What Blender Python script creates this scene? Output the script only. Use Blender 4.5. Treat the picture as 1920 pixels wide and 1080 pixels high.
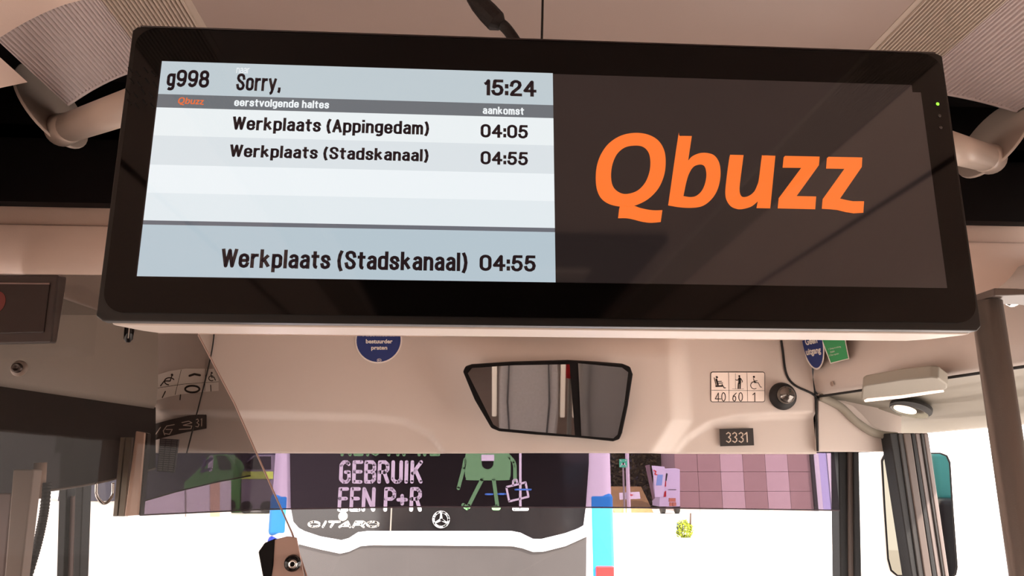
import bpy, bmesh, math, random
from mathutils import Vector, Matrix
from mathutils.geometry import tessellate_polygon
random.seed(5)
for o in list(bpy.data.objects): bpy.data.objects.remove(o)
S = bpy.context.scene
COL = S.collection
# ------------------------------------------------------------------ camera
F = 1450.0; PITCH = math.radians(13.5); YAW = math.radians(3.5)
cam_d = bpy.data.cameras.new('camera'); cam = bpy.data.objects.new('camera', cam_d); COL.objects.link(cam)
cam_d.sensor_width = 36; cam_d.lens = F/1920*36; cam_d.clip_start = 0.01; cam_d.clip_end = 400
cam.rotation_euler = (math.pi/2+PITCH, 0, -YAW); S.camera = cam
# ------------------------------------------------------------------ world, sun, exposure
SKY = 6.0; SUN = 12.0
w = bpy.data.worlds.new('sky'); S.world = w; w.use_nodes = True
wn = w.node_tree.nodes; wl = w.node_tree.links; bg = wn['Background']
tc = wn.new('ShaderNodeTexCoord'); sp = wn.new('ShaderNodeSeparateXYZ'); cr = wn.new('ShaderNodeValToRGB')
wl.new(tc.outputs['Generated'], sp.inputs[0]); wl.new(sp.outputs['Z'], cr.inputs[0]); wl.new(cr.outputs[0], bg.inputs[0])
cr.color_ramp.elements[0].color = (1, .90, .84, 1); cr.color_ramp.elements[1].color = (.86, .86, .95, 1)
bg.inputs[1].default_value = SKY
sd = bpy.data.lights.new('sun', 'SUN'); sun = bpy.data.objects.new('sun', sd); COL.objects.link(sun)
sd.energy = SUN; sd.angle = math.radians(1.5); sd.color = (1, .90, .80)
sun.rotation_euler = Vector((-.75, .62, -.85)).to_track_quat('-Z', 'Y').to_euler()
S.view_settings.view_transform = 'Standard'; S.view_settings.look = 'None'
S.view_settings.gamma = 1; S.view_settings.use_curve_mapping = False
S.view_settings.exposure = 0.0
# ------------------------------------------------------------------ pixel -> ray helpers (photo 1920x1080)
def ray(px, py):
    v = Vector(((px-960)/F, 1.0, (540-py)/F))
    c, s = math.cos(PITCH), math.sin(PITCH); v = Vector((v.x, c*v.y-s*v.z, s*v.y+c*v.z))
    c, s = math.cos(YAW), math.sin(YAW); return Vector((c*v.x+s*v.y, -s*v.x+c*v.y, v.z))
def P(px, py, Y): v = ray(px, py); return v*(Y/v.y)
def PX(px, py, X): v = ray(px, py); return v*(X/v.x)
def PZ(px, py, Z): v = ray(px, py); return v*(Z/v.z)
def PL(px, py, p0, n): v = ray(px, py); return v*(p0.dot(n)/v.dot(n))
# ------------------------------------------------------------------ materials
def lin(c):
    f = lambda x: x/12.92 if x <= .04045 else ((x+.055)/1.055)**2.4
    return tuple(f(x/255) for x in c)
MATS = {}
def mat(name, rgb, rough=.5, metal=0, emit=None, es=0, bump=0, bscale=300, var=0, vscale=4, spec=.5, coat=0, rgb2=None):
    if name in MATS: return MATS[name]
    m = bpy.data.materials.new(name); m.use_nodes = True; MATS[name] = m
    N = m.node_tree.nodes; L = m.node_tree.links; b = N['Principled BSDF']
    c = lin(rgb)
    b.inputs['Base Color'].default_value = (*c, 1); b.inputs['Roughness'].default_value = rough
    b.inputs['Metallic'].default_value = metal; b.inputs['Specular IOR Level'].default_value = spec
    b.inputs['Coat Weight'].default_value = coat; b.inputs['Coat Roughness'].default_value = .05
    t = N.new('ShaderNodeTexCoord')
    n = N.new('ShaderNodeTexNoise'); n.inputs['Scale'].default_value = vscale; n.inputs['Detail'].default_value = 5
    L.new(t.outputs['Object'], n.inputs['Vector'])
    mx = N.new('ShaderNodeMix'); mx.data_type = 'RGBA'
    c2 = lin(rgb2) if rgb2 else tuple(x*(1-max(var, .04)) for x in c)
    mx.inputs['A'].default_value = (*c, 1); mx.inputs['B'].default_value = (*c2, 1)
    L.new(n.outputs['Fac'], mx.inputs['Factor']); L.new(mx.outputs['Result'], b.inputs['Base Color'])
    if bump:
        n2 = N.new('ShaderNodeTexNoise'); n2.inputs['Scale'].default_value = bscale; n2.inputs['Detail'].default_value = 3
        L.new(t.outputs['Object'], n2.inputs['Vector'])
        bp = N.new('ShaderNodeBump'); bp.inputs['Strength'].default_value = bump; bp.inputs['Distance'].default_value = .002
        L.new(n2.outputs['Fac'], bp.inputs['Height']); L.new(bp.outputs[0], b.inputs['Normal'])
    if emit:
        b.inputs['Emission Color'].default_value = (*lin(emit), 1); b.inputs['Emission Strength'].default_value = es
    return m
def sheet(name, tint, gloss, diff=0, rough=.02, dcol=(.3, .3, .3)):      # see-through sheet with a surface reflection
    m = bpy.data.materials.new(name); m.use_nodes = True; MATS[name] = m
    N = m.node_tree.nodes; L = m.node_tree.links; N.clear()
    out = N.new('ShaderNodeOutputMaterial'); tr = N.new('ShaderNodeBsdfTransparent'); gl = N.new('ShaderNodeBsdfGlossy')
    tr.inputs[0].default_value = (*tint, 1); gl.inputs['Roughness'].default_value = rough
    fr = N.new('ShaderNodeFresnel'); fr.inputs[0].default_value = 1.45
    mu = N.new('ShaderNodeMath'); mu.operation = 'MULTIPLY'; mu.inputs[1].default_value = gloss; L.new(fr.outputs[0], mu.inputs[0])
    mx = N.new('ShaderNodeMixShader'); L.new(mu.outputs[0], mx.inputs[0]); L.new(tr.outputs[0], mx.inputs[1]); L.new(gl.outputs[0], mx.inputs[2])
    last = mx
    if diff:
        df = N.new('ShaderNodeBsdfDiffuse'); df.inputs[0].default_value = (*dcol, 1)
        m2 = N.new('ShaderNodeMixShader'); m2.inputs[0].default_value = diff; L.new(mx.outputs[0], m2.inputs[1]); L.new(df.outputs[0], m2.inputs[2]); last = m2
    L.new(last.outputs[0], out.inputs[0]); return m
VAL = mat('warm_grey_plastic', (206, 194, 186), .5, bump=.15, bscale=900, var=.05)
CEIL = mat('ceiling_laminate', (172, 153, 144), .28, bump=.08, bscale=600, var=.06, vscale=2)
DUCT = mat('duct_cover', (203, 188, 186), .38, var=.05)
BAND = mat('ribbed_band', (196, 180, 166), .45, var=.05)
PINK = mat('front_lining', (236, 212, 198), .45, bump=.1, bscale=500, var=.05)
GREENISH = mat('door_lining', (146, 140, 128), .65, bump=.1, bscale=700)
BLACK = mat('black_panel', (17, 14, 14), .7, spec=.15)
RUB = mat('black_rubber', (18, 17, 17), .6, bump=.2, bscale=200)
GLOSSBLK = mat('gloss_black', (8, 7, 7), .05, spec=.3)
BODYBLK = mat('display_frame_black', (14, 12, 12), .4)
SILV = mat('display_housing_beige', (214, 202, 192), .4, bump=.1, bscale=1200)
TUBE = mat('tube_paint', (200, 184, 172), .35, var=.06)
CHROME = mat('chrome', (225, 222, 218), .12, metal=1)
POLE = mat('pole_grey', (128, 118, 112), .3, metal=.4, bump=.1, bscale=500, var=.12, vscale=8)
CABLE = mat('cable_sleeve', (34, 28, 27), .5, bump=.5, bscale=250)
MIR = mat('mirror_glass', (225, 225, 225), .015, metal=1)
MIRX = mat('outside_mirror_glass', (112, 110, 100), .015, metal=1)
MIRD = mat('mirror_glass_dark', (180, 182, 182), .05, metal=1)
WHITE = mat('white_print', (238, 232, 226), .5)
WPAINT = mat('white_paint', (235, 235, 238), .3, var=.03)
INK = mat('dark_ink', (40, 32, 30), .5)
BLUE = mat('sign_blue', (28, 52, 120), .4)
GREEN = mat('sign_green', (52, 160, 96), .4)
SEAT = mat('seat_fabric', (168, 160, 158), .9, bump=.6, bscale=400, var=.2, vscale=60)
GREYP = mat('grey_plastic', (150, 144, 138), .5, bump=.1, bscale=600)
CABGREY = mat('cab_lining', (176, 166, 156), .55, bump=.15, bscale=500)
SIDEGL = sheet('tinted_side_glass', (.62, .58, .54), 1.0)
PARTGL = sheet('tinted_partition_glass', (.37, .352, .34), .45)
CLEAR = sheet('clear_glass', (.95, .95, .95), .8)
BLIND = sheet('lilac_sun_blind', (.165, .125, .17), .25, .05, .3, (.18, .15, .18))
VISOR = sheet('dark_visor', (.012, .011, .012), .1, .3, .75, (.085, .072, .068))
# ------------------------------------------------------------------ object helpers
def obj(name, bm, m, parent=None, smooth=False, bevel=0, seg=2, loc=None):
    me = bpy.data.meshes.new(name); bmesh.ops.recalc_face_normals(bm, faces=bm.faces[:]); bm.to_mesh(me); bm.free()
    if m: me.materials.append(m)
    o = bpy.data.objects.new(name, me); COL.objects.link(o)
    if smooth:
        for p in me.polygons: p.use_smooth = True
    if bevel:
        b = o.modifiers.new('bevel', 'BEVEL'); b.width = bevel; b.segments = seg; b.limit_method = 'ANGLE'; b.angle_limit = math.radians(35)
        for p in me.polygons: p.use_smooth = True
        b.harden_normals = True
    if parent: attach(o, parent)
    return o
def attach(o, parent):
    o.parent = parent; o.matrix_parent_inverse = parent_world(parent).inverted()
def parent_world(p):
    M = Matrix.LocRotScale(p.location, p.rotation_euler, p.scale)
    return parent_world(p.parent) @ p.matrix_parent_inverse @ M if p.parent else M
def thing(name, label, cat, loc, group=None):
    o = bpy.data.objects.new(name, None); COL.objects.link(o); o.location = loc; o.empty_display_size = .05
    o['label'] = label; o['category'] = cat
    if group: o['group'] = group
    return o
def tag(o, label, cat, group=None):
    o['label'] = label; o['category'] = cat
    if group: o['group'] = group
    return o
def struct(o): o['kind'] = 'structure'; return o
def lab(o, label): o['label'] = label; return o
def NB(): return bmesh.new()
def box(bm, c, s, rot=None):
    M = Matrix.Translation(Vector(c))
    if rot is not None: M = M @ rot
    M = M @ Matrix.Diagonal((*s, 1)); bmesh.ops.create_cube(bm, size=1, matrix=M); return bm
def prism(bm, pts, d):
    """closed slab: polygon pts (world) pushed along vector d"""
    d = Vector(d); a = [bm.verts.new(p) for p in pts]; b = [bm.verts.new(Vector(p)+d) for p in pts]; n = len(pts)
    bm.faces.new(a); bm.faces.new(b[::-1])
    for i in range(n): bm.faces.new((a[i], a[(i+1) % n], b[(i+1) % n], b[i]))
    return bm
def tube(bm, pts, r, n=12, caps=True, rs=None):
    pts = [Vector(p) for p in pts]; rings = []
    up = Vector((0, 0, 1))
    for i, p in enumerate(pts):
        t = (pts[min(i+1, len(pts)-1)]-pts[max(i-1, 0)]).normalized()
        a = t.cross(up if abs(t.z) < .9 else Vector((1, 0, 0))).normalized(); b = t.cross(a)
        rr = rs[i] if rs else r
        rings.append([bm.verts.new(p+rr*(math.cos(k*2*math.pi/n)*a+math.sin(k*2*math.pi/n)*b)) for k in range(n)])
    for i in range(len(rings)-1):
        for k in range(n): bm.faces.new((rings[i][k], rings[i][(k+1) % n], rings[i+1][(k+1) % n], rings[i+1][k]))
    if caps: bm.faces.new(rings[0][::-1]); bm.faces.new(rings[-1])
    return bm
def spline(pts, n=8, closed=False):
    pts = [Vector(p) for p in pts]; out = []; L = len(pts)
    for i in range(L if closed else L-1):
        g = (lambda k: pts[k % L]) if closed else (lambda k: pts[max(0, min(L-1, k))])
        p0, p1, p2, p3 = g(i-1), g(i), g(i+1), g(i+2)
        for k in range(n):
            t = k/n; out.append(.5*((2*p1)+(p2-p0)*t+(2*p0-5*p1+4*p2-p3)*t*t+(3*p1-p0-3*p2+p3)*t**3))
    if not closed: out.append(pts[-1])
    return out
def lathe(bm, prof, c, axis, n=32):
    """prof: (radius, along axis)"""
    axis = Vector(axis).normalized(); a = axis.orthogonal().normalized(); b = axis.cross(a); c = Vector(c); rings = []
    for r, h in prof: rings.append([bm.verts.new(c+axis*h+max(r, 1e-5)*(math.cos(k*2*math.pi/n)*a+math.sin(k*2*math.pi/n)*b)) for k in range(n)])
    for i in range(len(rings)-1):
        for k in range(n): bm.faces.new((rings[i][k], rings[i][(k+1) % n], rings[i+1][(k+1) % n], rings[i+1][k]))
    bmesh.ops.remove_doubles(bm, verts=bm.verts[:], dist=2e-5); return bm
def loft(bm, secs):
    rows = [[bm.verts.new(p) for p in s] for s in secs]
    for i in range(len(rows)-1):
        for k in range(len(rows[0])-1): bm.faces.new((rows[i][k], rows[i][k+1], rows[i+1][k+1], rows[i+1][k]))
    return bm
def solid(o, t, off=1):
    s = o.modifiers.new('thickness', 'SOLIDIFY'); s.thickness = t; s.offset = off; return o
def rrect(x0, y0, x1, y1, r, n=6):
    out = []
    for cx, cy, a0 in ((x1-r, y1-r, 0), (x0+r, y1-r, 90), (x0+r, y0+r, 180), (x1-r, y0+r, 270)):
        for k in range(n+1):
            a = math.radians(a0+90*k/n); out.append((cx+r*math.cos(a), cy+r*math.sin(a)))
    return out
def fill(bm, loops, tf):
    """flat print: outline loops (first outer, rest holes) in 2D through tf"""
    L3 = [[Vector((u, v, 0)) for u, v in l] for l in loops]; vs = [bm.verts.new(tf(p.x, p.y)) for l in L3 for p in l]
    for t in tessellate_polygon(L3):
        try: bm.faces.new([vs[i] for i in t])
        except ValueError: pass
    return bm
def strokes(bm, lines, wd, tf, round_=True, n=10):
    for l in lines:
        wv = wd
        if isinstance(l, tuple) and isinstance(l[0], list): l, wv = l
        for i in range(len(l)-1):
            a, b = Vector(l[i]), Vector(l[i+1]); d = (b-a)
            if d.length < 1e-9: continue
            d.normalize(); q = Vector((-d.y, d.x))*wv/2
            bm.faces.new([bm.verts.new(tf(*p)) for p in (a+q, b+q, b-q, a-q)])
        if round_:
            for p in l: bm.faces.new([bm.verts.new(tf(p[0]+wv/2*math.cos(k*2*math.pi/n), p[1]+wv/2*math.sin(k*2*math.pi/n))) for k in range(n)])
    return bm
def ell(cx, cy, rx, ry, a0=0, a1=360, n=20):
    return [(cx+rx*math.cos(math.radians(a0+(a1-a0)*k/n)), cy+ry*math.sin(math.radians(a0+(a1-a0)*k/n))) for k in range(n+1)]
def smoothpoly(pts, n=5, ang=38):
    pts = [Vector(p) for p in pts]; L = len(pts); cor = []
    for i in range(L):
        a = pts[i]-pts[i-1]; b = pts[(i+1) % L]-pts[i]; cor.append(a.angle(b) > math.radians(ang))
    out = []
    for i in range(L):
        p1, p2 = pts[i], pts[(i+1) % L]
        t1 = Vector((0, 0)) if cor[i] else (p2-pts[i-1])*.5
        t2 = Vector((0, 0)) if cor[(i+1) % L] else (pts[(i+2) % L]-p1)*.5
        if cor[i] and cor[(i+1) % L]: out.append(tuple(p1)); continue
        if cor[i]: t1 = (p2-p1)*.9
        if cor[(i+1) % L]: t2 = (p2-p1)*.9
        for k in range(n):
            t = k/n; h = (2*t**3-3*t*t+1)*p1+(t**3-2*t*t+t)*t1+(-2*t**3+3*t*t)*p2+(t**3-t*t)*t2; out.append((h.x, h.y))
    return out
def text_mesh(s, bold=.0, sp_=1.0):
    c = bpy.data.curves.new('t', 'FONT'); c.body = s; c.offset = bold; c.resolution_u = 5; c.space_character = sp_; c.align_x = 'CENTER' if '\n' in s else 'LEFT'
    o = bpy.data.objects.new('t', c); COL.objects.link(o); dg = bpy.context.evaluated_depsgraph_get(); dg.update()
    me = bpy.data.meshes.new_from_object(o.evaluated_get(dg)); bpy.data.objects.remove(o); bpy.data.curves.remove(c); return me
def text(name, s, quad, m, parent, bold=0, shear=0, sp_=1.0):
    """quad = (bottom-left, bottom-right, top-left, top-right) world points the lettering fills"""
    me = text_mesh(s, bold, sp_); xs = [v.co.x+shear*v.co.y for v in me.vertices]; ys = [v.co.y for v in me.vertices]
    x0, x1, y0, y1 = min(xs), max(xs), min(ys), max(ys); bl, br, tl, tr = quad
    for v, x in zip(me.vertices, xs):
        u = (x-x0)/(x1-x0); t = (v.co.y-y0)/(y1-y0); v.co = (bl*(1-u)+br*u)*(1-t)+(tl*(1-u)+tr*u)*t
    me.name = name; me.materials.clear(); me.materials.append(m); o = bpy.data.objects.new(name, me); COL.objects.link(o); attach(o, parent); return o

# ------------------------------------------------------------------ condensed stroke lettering
def rc(x0, y0, x1, y1, r=14):
    q = rrect(x0, y0, x1, y1, min(r, (x1-x0)/2, (y1-y0)/2), 4); return q+[q[0]]
GL = {'o': [rc(0, 0, 33, 62)], 'a': [[(2, 48), (6, 58), (14, 62), (20, 62), (29, 57), (31, 47), (31, 0)], [(31, 37), (14, 36), (3, 29), (0, 17), (3, 5), (12, 0), (22, 3), (31, 12)]],
 'e': [[(0, 32), (33, 32), (33, 46), (29, 57), (19, 62), (14, 62), (4, 57), (0, 46), (0, 16), (4, 5), (14, 0), (20, 0), (29, 4), (33, 15)]],
 'g': [rc(0, 4, 33, 62), [(33, 62), (33, -8), (29, -18), (20, -22), (11, -22), (2, -17)]], 'p': [[(0, 62), (0, -22)], rc(0, 0, 33, 62)], 'd': [[(33, 86), (33, 0)], rc(0, 0, 33, 62)],
 'k': [[(0, 86), (0, 0)], [(31, 62), (2, 28)], [(12, 38), (34, 0)]], 'l': [[(0, 86), (0, 0)]], 'i': [[(0, 58), (0, 0)], [(0, 86), (0, 87)]],
 'm': [[(0, 0), (0, 62)], [(0, 48), (6, 58), (14, 62), (22, 58), (25, 47), (25, 0)], [(25, 48), (31, 58), (39, 62), (47, 58), (50, 47), (50, 0)]],
 'n': [[(0, 0), (0, 62)], [(0, 46), (7, 58), (17, 62), (28, 57), (31, 46), (31, 0)]], 'h': [[(0, 0), (0, 86)], [(0, 46), (7, 58), (17, 62), (28, 57), (31, 46), (31, 0)]],
 'r': [[(0, 0), (0, 62)], [(0, 42), (5, 55), (14, 61), (21, 61)]], 's': [[(31, 46), (27, 58), (18, 62), (12, 62), (3, 57), (1, 47), (7, 37), (25, 28), (31, 17), (28, 5), (18, 0), (12, 0), (3, 4), (0, 16)]],
 't': [[(9, 80), (9, 12), (13, 2), (22, 0)], [(0, 60), (22, 60)]], 'v': [[(0, 62), (17, 0), (34, 62)]], 'y': [[(0, 62), (17, 4)], [(34, 62), (15, -12), (10, -20), (2, -22)]],
 'W': [[(0, 86), (15, 0), (30, 86), (45, 0), (60, 86)]], 'A': [[(0, 0), (20, 86), (40, 0)], [(7, 26), (33, 26)]],
 'S': [[(38, 64), (34, 80), (24, 86), (15, 86), (4, 80), (1, 65), (8, 52), (30, 37), (38, 22), (34, 6), (24, 0), (14, 0), (4, 6), (0, 22)]],
 '(': [[(13, 94), (4, 70), (0, 38), (4, 6), (13, -18)]], ')': [[(0, 94), (9, 70), (13, 38), (9, 6), (0, -18)]], ',': [[(5, 8), (5, -4), (0, -16)]], ':': [[(0, 4), (0, 14)], [(0, 48), (0, 58)]],
 '0': [rc(0, 0, 46, 86, 22)], '1': [[(0, 64), (12, 70), (20, 86), (20, 0)]], '2': [[(1, 60), (5, 77), (17, 86), (29, 86), (41, 78), (44, 62), (38, 47), (8, 16), (1, 0), (46, 0)]],
 '4': [[(36, 0), (36, 86), (0, 27), (50, 27)]], '5': [[(43, 86), (9, 86), (4, 44), (14, 53), (27, 54), (39, 47), (45, 29), (40, 9), (27, 0), (15, 0), (4, 6), (0, 18)]],
 '8': [rc(3, 45, 42, 86, 18), rc(0, 0, 45, 45, 20)], '9': [rc(0, 34, 45, 86, 20), [(45, 62), (44, 28), (37, 8), (22, 0), (9, 4), (2, 16)]]}
def stext(s, quad, m, par, wd=15, gap=6, name='lettering'):
    bm = NB(); x = 0; xs = []; L = []
    for ch in s:
        if ch == ' ': x += 26; continue
        g = GL[ch]; w0 = max(p[0] for l in g for p in l); L += [[(p[0]+x, p[1]) for p in l] for l in g]; x += w0+wd+gap
    ext = []
    for l in L:                                                # butt ends reach out by half a stroke where they stand upright or level
        l = list(l)
        if l[0] != l[-1]:
            for i, j in ((0, 1), (-1, -2)):
                d = (Vector(l[i])-Vector(l[j])).normalized()
                if abs(d.x) < .35 or abs(d.y) < .1: l[i] = tuple(Vector(l[i])+d*wd*.48)
        ext.append(l)
    xs = [p[0] for l in ext for p in l]; ys = [p[1] for l in ext for p in l]; x0, x1 = min(xs)-wd*.5, max(xs)+wd*.5; y0, y1 = min(ys), max(ys)
    bl, br, tl, tr = quad
    tf = lambda u, v: (bl.lerp(br, (u-x0)/(x1-x0))).lerp(tl.lerp(tr, (u-x0)/(x1-x0)), (v-y0)/(y1-y0))
    strokes(bm, ext, wd, tf, False)
    for l in ext:
        js = l[1:-1]+([l[0]] if l[0] == l[-1] else [])
        for p in js: bm.faces.new([bm.verts.new(tf(p[0]+wd/2*math.cos(k*.6283), p[1]+wd/2*math.sin(k*.6283))) for k in range(10)])
    return obj(name, bm, m, par)

XC = .13; ZR = -2.13; ZF = -1.78
# ================================================================== BUS SHELL
def rib(bm, a, b, y0, y1, n, d):
    """ribbed strip between 2D points a,b (x,z), running along Y"""
    a, b = Vector(a), Vector(b); t = (b-a); q = Vector((-t.y, t.x)).normalized()*d
    if q.y > 0: q = -q
    pr = []
    for i in range(n):
        for f, h in ((.0, 0), (.12, 1), (.5, 1), (.62, 0), (1, 0)): p = a+t*((i+f)/n)+q*h; pr.append(p)
    loft(bm, [[(p.x, y, p.y) for p in pr] for y in (y0, y1)])
YB = -6.0; YE = 1.30
bm = NB(); box(bm, (XC, (YB+1.46)/2, .745), (1.13, 1.46-YB, .05)); struct(obj('ceiling', bm, CEIL))
bm = NB(); box(bm, (XC, -2.15, ZF-.03), (2.42, 8.7, .06)); struct(obj('floor', bm, mat('floor_vinyl', (120, 104, 96), .6, var=.2, bump=.2)))
k_ = 0; WN = [1]
def trim(bm, m, smooth=False, bevel=0, parent=None):
    global k_; k_ += 1
    return struct(obj('trim_%d' % k_, bm, m, smooth=smooth, bevel=bevel))
for s, lx, lz in ((-1, -.71, .636), (1, 1.05, .677)):
    xi = XC+s*.565; xo = XC+s*.700
    bm = NB(); box(bm, (xi+s*.006, (YB+YE)/2, .725), (.012, YE-YB, .012)); rib(bm, (xi+s*.012, .722), (xo, .716), YB, YE, 18, .0065); trim(bm, BAND)
    # side cover: ribbed front piece, smooth piece nearer
    ysp = 1.085 if s < 0 else 1.0
    pr = spline([(xo, .716), (xo+(lx-xo)*.35, .716+(lz-.716)*.25+.004), (xo+(lx-xo)*.7, .716+(lz-.716)*.62+.004), (lx, lz)], 9)
    bm = NB(); q = []
    for i in range(len(pr)-1):
        a, b = pr[i], pr[i+1]; q += [a, a.lerp(b, .12)+Vector((0, -.0036)), a.lerp(b, .55)+Vector((0, -.0036)), a.lerp(b, .67)]
    q.append(pr[-1])
    loft(bm, [[(p.x, y, p.y) for p in q] for y in (ysp, YE)]); bm2 = NB()
    trim(bm, DUCT)
    bm = NB(); loft(bm, [[(p.x, y, p.y-.006) for p in pr] for y in (YB, ysp)]); trim(bm, PINK, smooth=True)
    bm = NB(); tube(bm, [(p.x, YE, p.y-.001) for p in pr], .0042, 8); trim(bm, DUCT, smooth=True)
    bm = NB(); box(bm, (XC+s*1.19, 1.15, .64), (.02, .62, .30)); box(bm, (XC+s*(1.19+.80)/2, 1.15, .775), (.42, .62, .02)); trim(bm, BLACK)
    # outer cove down to the wall
    pr = spline([(lx+s*.012, lz-.012), (lx+s*.12, lz-.05), (lx+s*.24, lz-.14), (XC+s*1.2, .40)], 8)
    bm = NB(); loft(bm, [[(p.x, y, p.y) for p in pr] for y in (YB, 1.20 if s < 0 else YE-.02)]); trim(bm, PINK, smooth=True)
    # wall above windows, below windows, posts
    side = 'left' if s < 0 else 'right'
    X = XC+s*1.2; bm = NB()
    y1 = 2.2 if s < 0 else 1.0
    box(bm, (X+s*.03, (YB+y1)/2, .46), (.06, y1-YB, .72))
    box(bm, (X+s*.03, (YB+y1)/2, (ZF-.75)/2), (.06, y1-YB, abs(ZF)-.75))
    yy = YB+.1
    while yy < (1.3 if s < 0 else .9):
        box(bm, (X+s*.03, yy, -.35), (.06, .12, .9)); yy += 1.45
    struct(obj('wall_'+side, bm, PINK))
    yy = YB+.16
    while yy < (1.1 if s < 0 else .8):
        ye = min(yy+1.33, y1); bm = NB(); bm.faces.new([bm.verts.new(p) for p in ((X+s*.03, yy, -.8), (X+s*.03, ye, -.8), (X+s*.03, ye, .12), (X+s*.03, yy, .12))]); WN[0] += 1
        struct(obj('window_%d' % WN[0], bm, SIDEGL)); yy += 1.45
    bm = NB(); box(bm, (XC, (YB+2.35)/2, .83), (2.56, 2.35-YB, .03)); trim(bm, BLACK)
# black end panel with rounded lower outer corner
bm = NB(); box(bm, (XC, YB, -.5), (2.5, .06, 2.6)); struct(obj('wall_back', bm, CABGREY))
# front bulkhead: black panels, pink lining, overhead shelf
bm = NB(); out = rrect(-1.12, .508, 1.40, .80, .16, 8)
prism(bm, [(x, 1.46, z) for x, z in out], (0, .03, 0)); trim(bm, BLACK)
bm = NB(); pr = spline([(1.50, .80), (1.50, .50), (1.492, .47), (1.50, .42), (1.53, .385), (1.60, .372), (1.8, .368), (2.12, .364)], 6)
loft(bm, [[(x, p.x, p.y) for p in pr] for x in (-1.07, XC, 1.33)]); trim(bm, PINK, smooth=True)
# windscreen valance as relief surface
YV = 2.10
def sst(a, b, x): t = max(0, min(1, (x-a)/(b-a))); return t*t*(3-2*t)
vtop = P(1000, 620, YV).z+.03; vbot = P(1000, 850, YV).z
gl_ = [P(*q, YV) for q in ((300, 775), (455, 777), (700, 783), (760, 790), (805, 815), (832, 850))]
gr_ = [P(*q, YV) for q in ((1268, 850), (1290, 822), (1330, 796), (1380, 784), (1450, 779), (1560, 777))]
def gline(x):
    for g in (gl_, gr_):
        for a, b in zip(g, g[1:]):
            if a.x <= x <= b.x: return a.z+(b.z-a.z)*(x-a.x)/(b.x-a.x)
    return gl_[0].z if x < gl_[0].x else (gr_[-1].z if x > gr_[-1].x else -9)
MC = P(1030, 750, 2.02)
def vdepth(x, z):
    d = .018*(1-sst(-.010, .010, z-gline(x)))           # lower flanks stepped back
    # bulge carrying the mirror
    l = P(800, 700, YV).x+(.34-z)*.55; r = P(1283, 700, YV).x-(max(0, .14-z))*.7
    bu = sst(l-.03, l+.16, x)*(1-sst(r-.06, r+.02, x))*(1-sst(.30, .40, z)*.75)
    return YV+d-.055*bu
xL, xR = -1.06, P(1532, 800, YV).x
bm = NB(); NX, NZ = 220, 70; rows = []
for j in range(NZ+1):
    z = vbot+(vtop-vbot)*j/NZ; rows.append([(xL+(xR-xL)*i/NX, vdepth(xL+(xR-xL)*i/NX, z), z) for i in range(NX+1)])
rows.insert(0, [(x, y+.03, z) for x, y, z in rows[0]])
loft(bm, rows); struct(obj('wall_front', bm, VAL, smooth=True))
# seams
def seam(pts, r, Y=None, m=RUB):
    bm = NB(); tube(bm, spline([P(*p, Y) if Y else p for p in pts], 6), r, 6); return trim(bm, m)
seam([(402, 600), (400, 640), (388, 700), (350, 850)], .0018, YV-.004)
seam([(1462, 618), (1468, 660), (1474, 700), (1490, 722), (1527, 741), (1530, 760), (1533, 846)], .0032, YV-.003)
# lower right corner piece with curved ridges
bm = NB()
for j, (ya, yb) in enumerate(((738, 848),)):
    pa = [P(1534, 738, YV), P(1600, 760, YV), P(1640, 800, YV), P(1682, 818, YV), P(1672, 847, YV), P(1534, 847, YV)]
    prism(bm, pa, (0, .02, 0))
trim(bm, VAL, bevel=.003)
bm = NB(); tube(bm, spline([P(*q, YV-.008) for q in ((1538, 744), (1575, 762), (1605, 790), (1640, 812), (1682, 818))], 6), .011, 10); trim(bm, GREENISH, smooth=True)
# door header along the right and slanted soffit below it
A0 = P(1530, 741, YV); B0 = PZ(1840, 695, A0.z); dh = (B0-A0); dh.z = 0; E0 = A0+dh*2.3; A1 = A0-dh*.0
hn = Vector((dh.y, -dh.x, 0)).normalized()          # horizontal normal
if hn.dot(Vector((-1, 0, 0))) < 0: hn = -hn
def hprof(c): return [c+hn*o+Vector((0, 0, z)) for o, z in ((-.12, 0), (-.012, 0), (0, .012), (.004, .05), (-.004, .085), (-.018, .13), (-.03, .17), (-.05, .21), (-.12, .24))]
bm = NB(); loft(bm, [hprof(A1), hprof(E0)]); struct(obj('wall_door_header', bm, VAL, smooth=True))
XD = 1.34; C0 = PX(1671, 815, XD); D0 = C0.copy(); D0.y = 1.0
sof = []
for a, c in ((A1+Vector((0, .04, 0)), C0), (E0, D0)):
    a = a-hn*.012; sof.append([a, a.lerp(c, .25)+Vector((0, 0, .012)), a.lerp(c, .5)+Vector((0, 0, .016)), a.lerp(c, .75)+Vector((0, 0, .008)), c, c+Vector((.06, 0, 0))])
bm = NB(); loft(bm, sof); trim(bm, GREENISH, smooth=True)
bm = NB(); tube(bm, [A1-hn*.004+Vector((0, 0, -.004)), E0-hn*.004+Vector((0, 0, -.004))], .0035, 6); trim(bm, RUB)
bm = NB(); tube(bm, [C0+Vector((0, 0, .012)), D0+Vector((0, 0, .012))], .006, 8); trim(bm, GREENISH)

bm = NB(); prism(bm, [P(*q, 2.15) for q in ((1555, 742), (1690, 742), (1690, 812), (1600, 812))], (0, .01, 0)); trim(bm, VAL)
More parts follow.
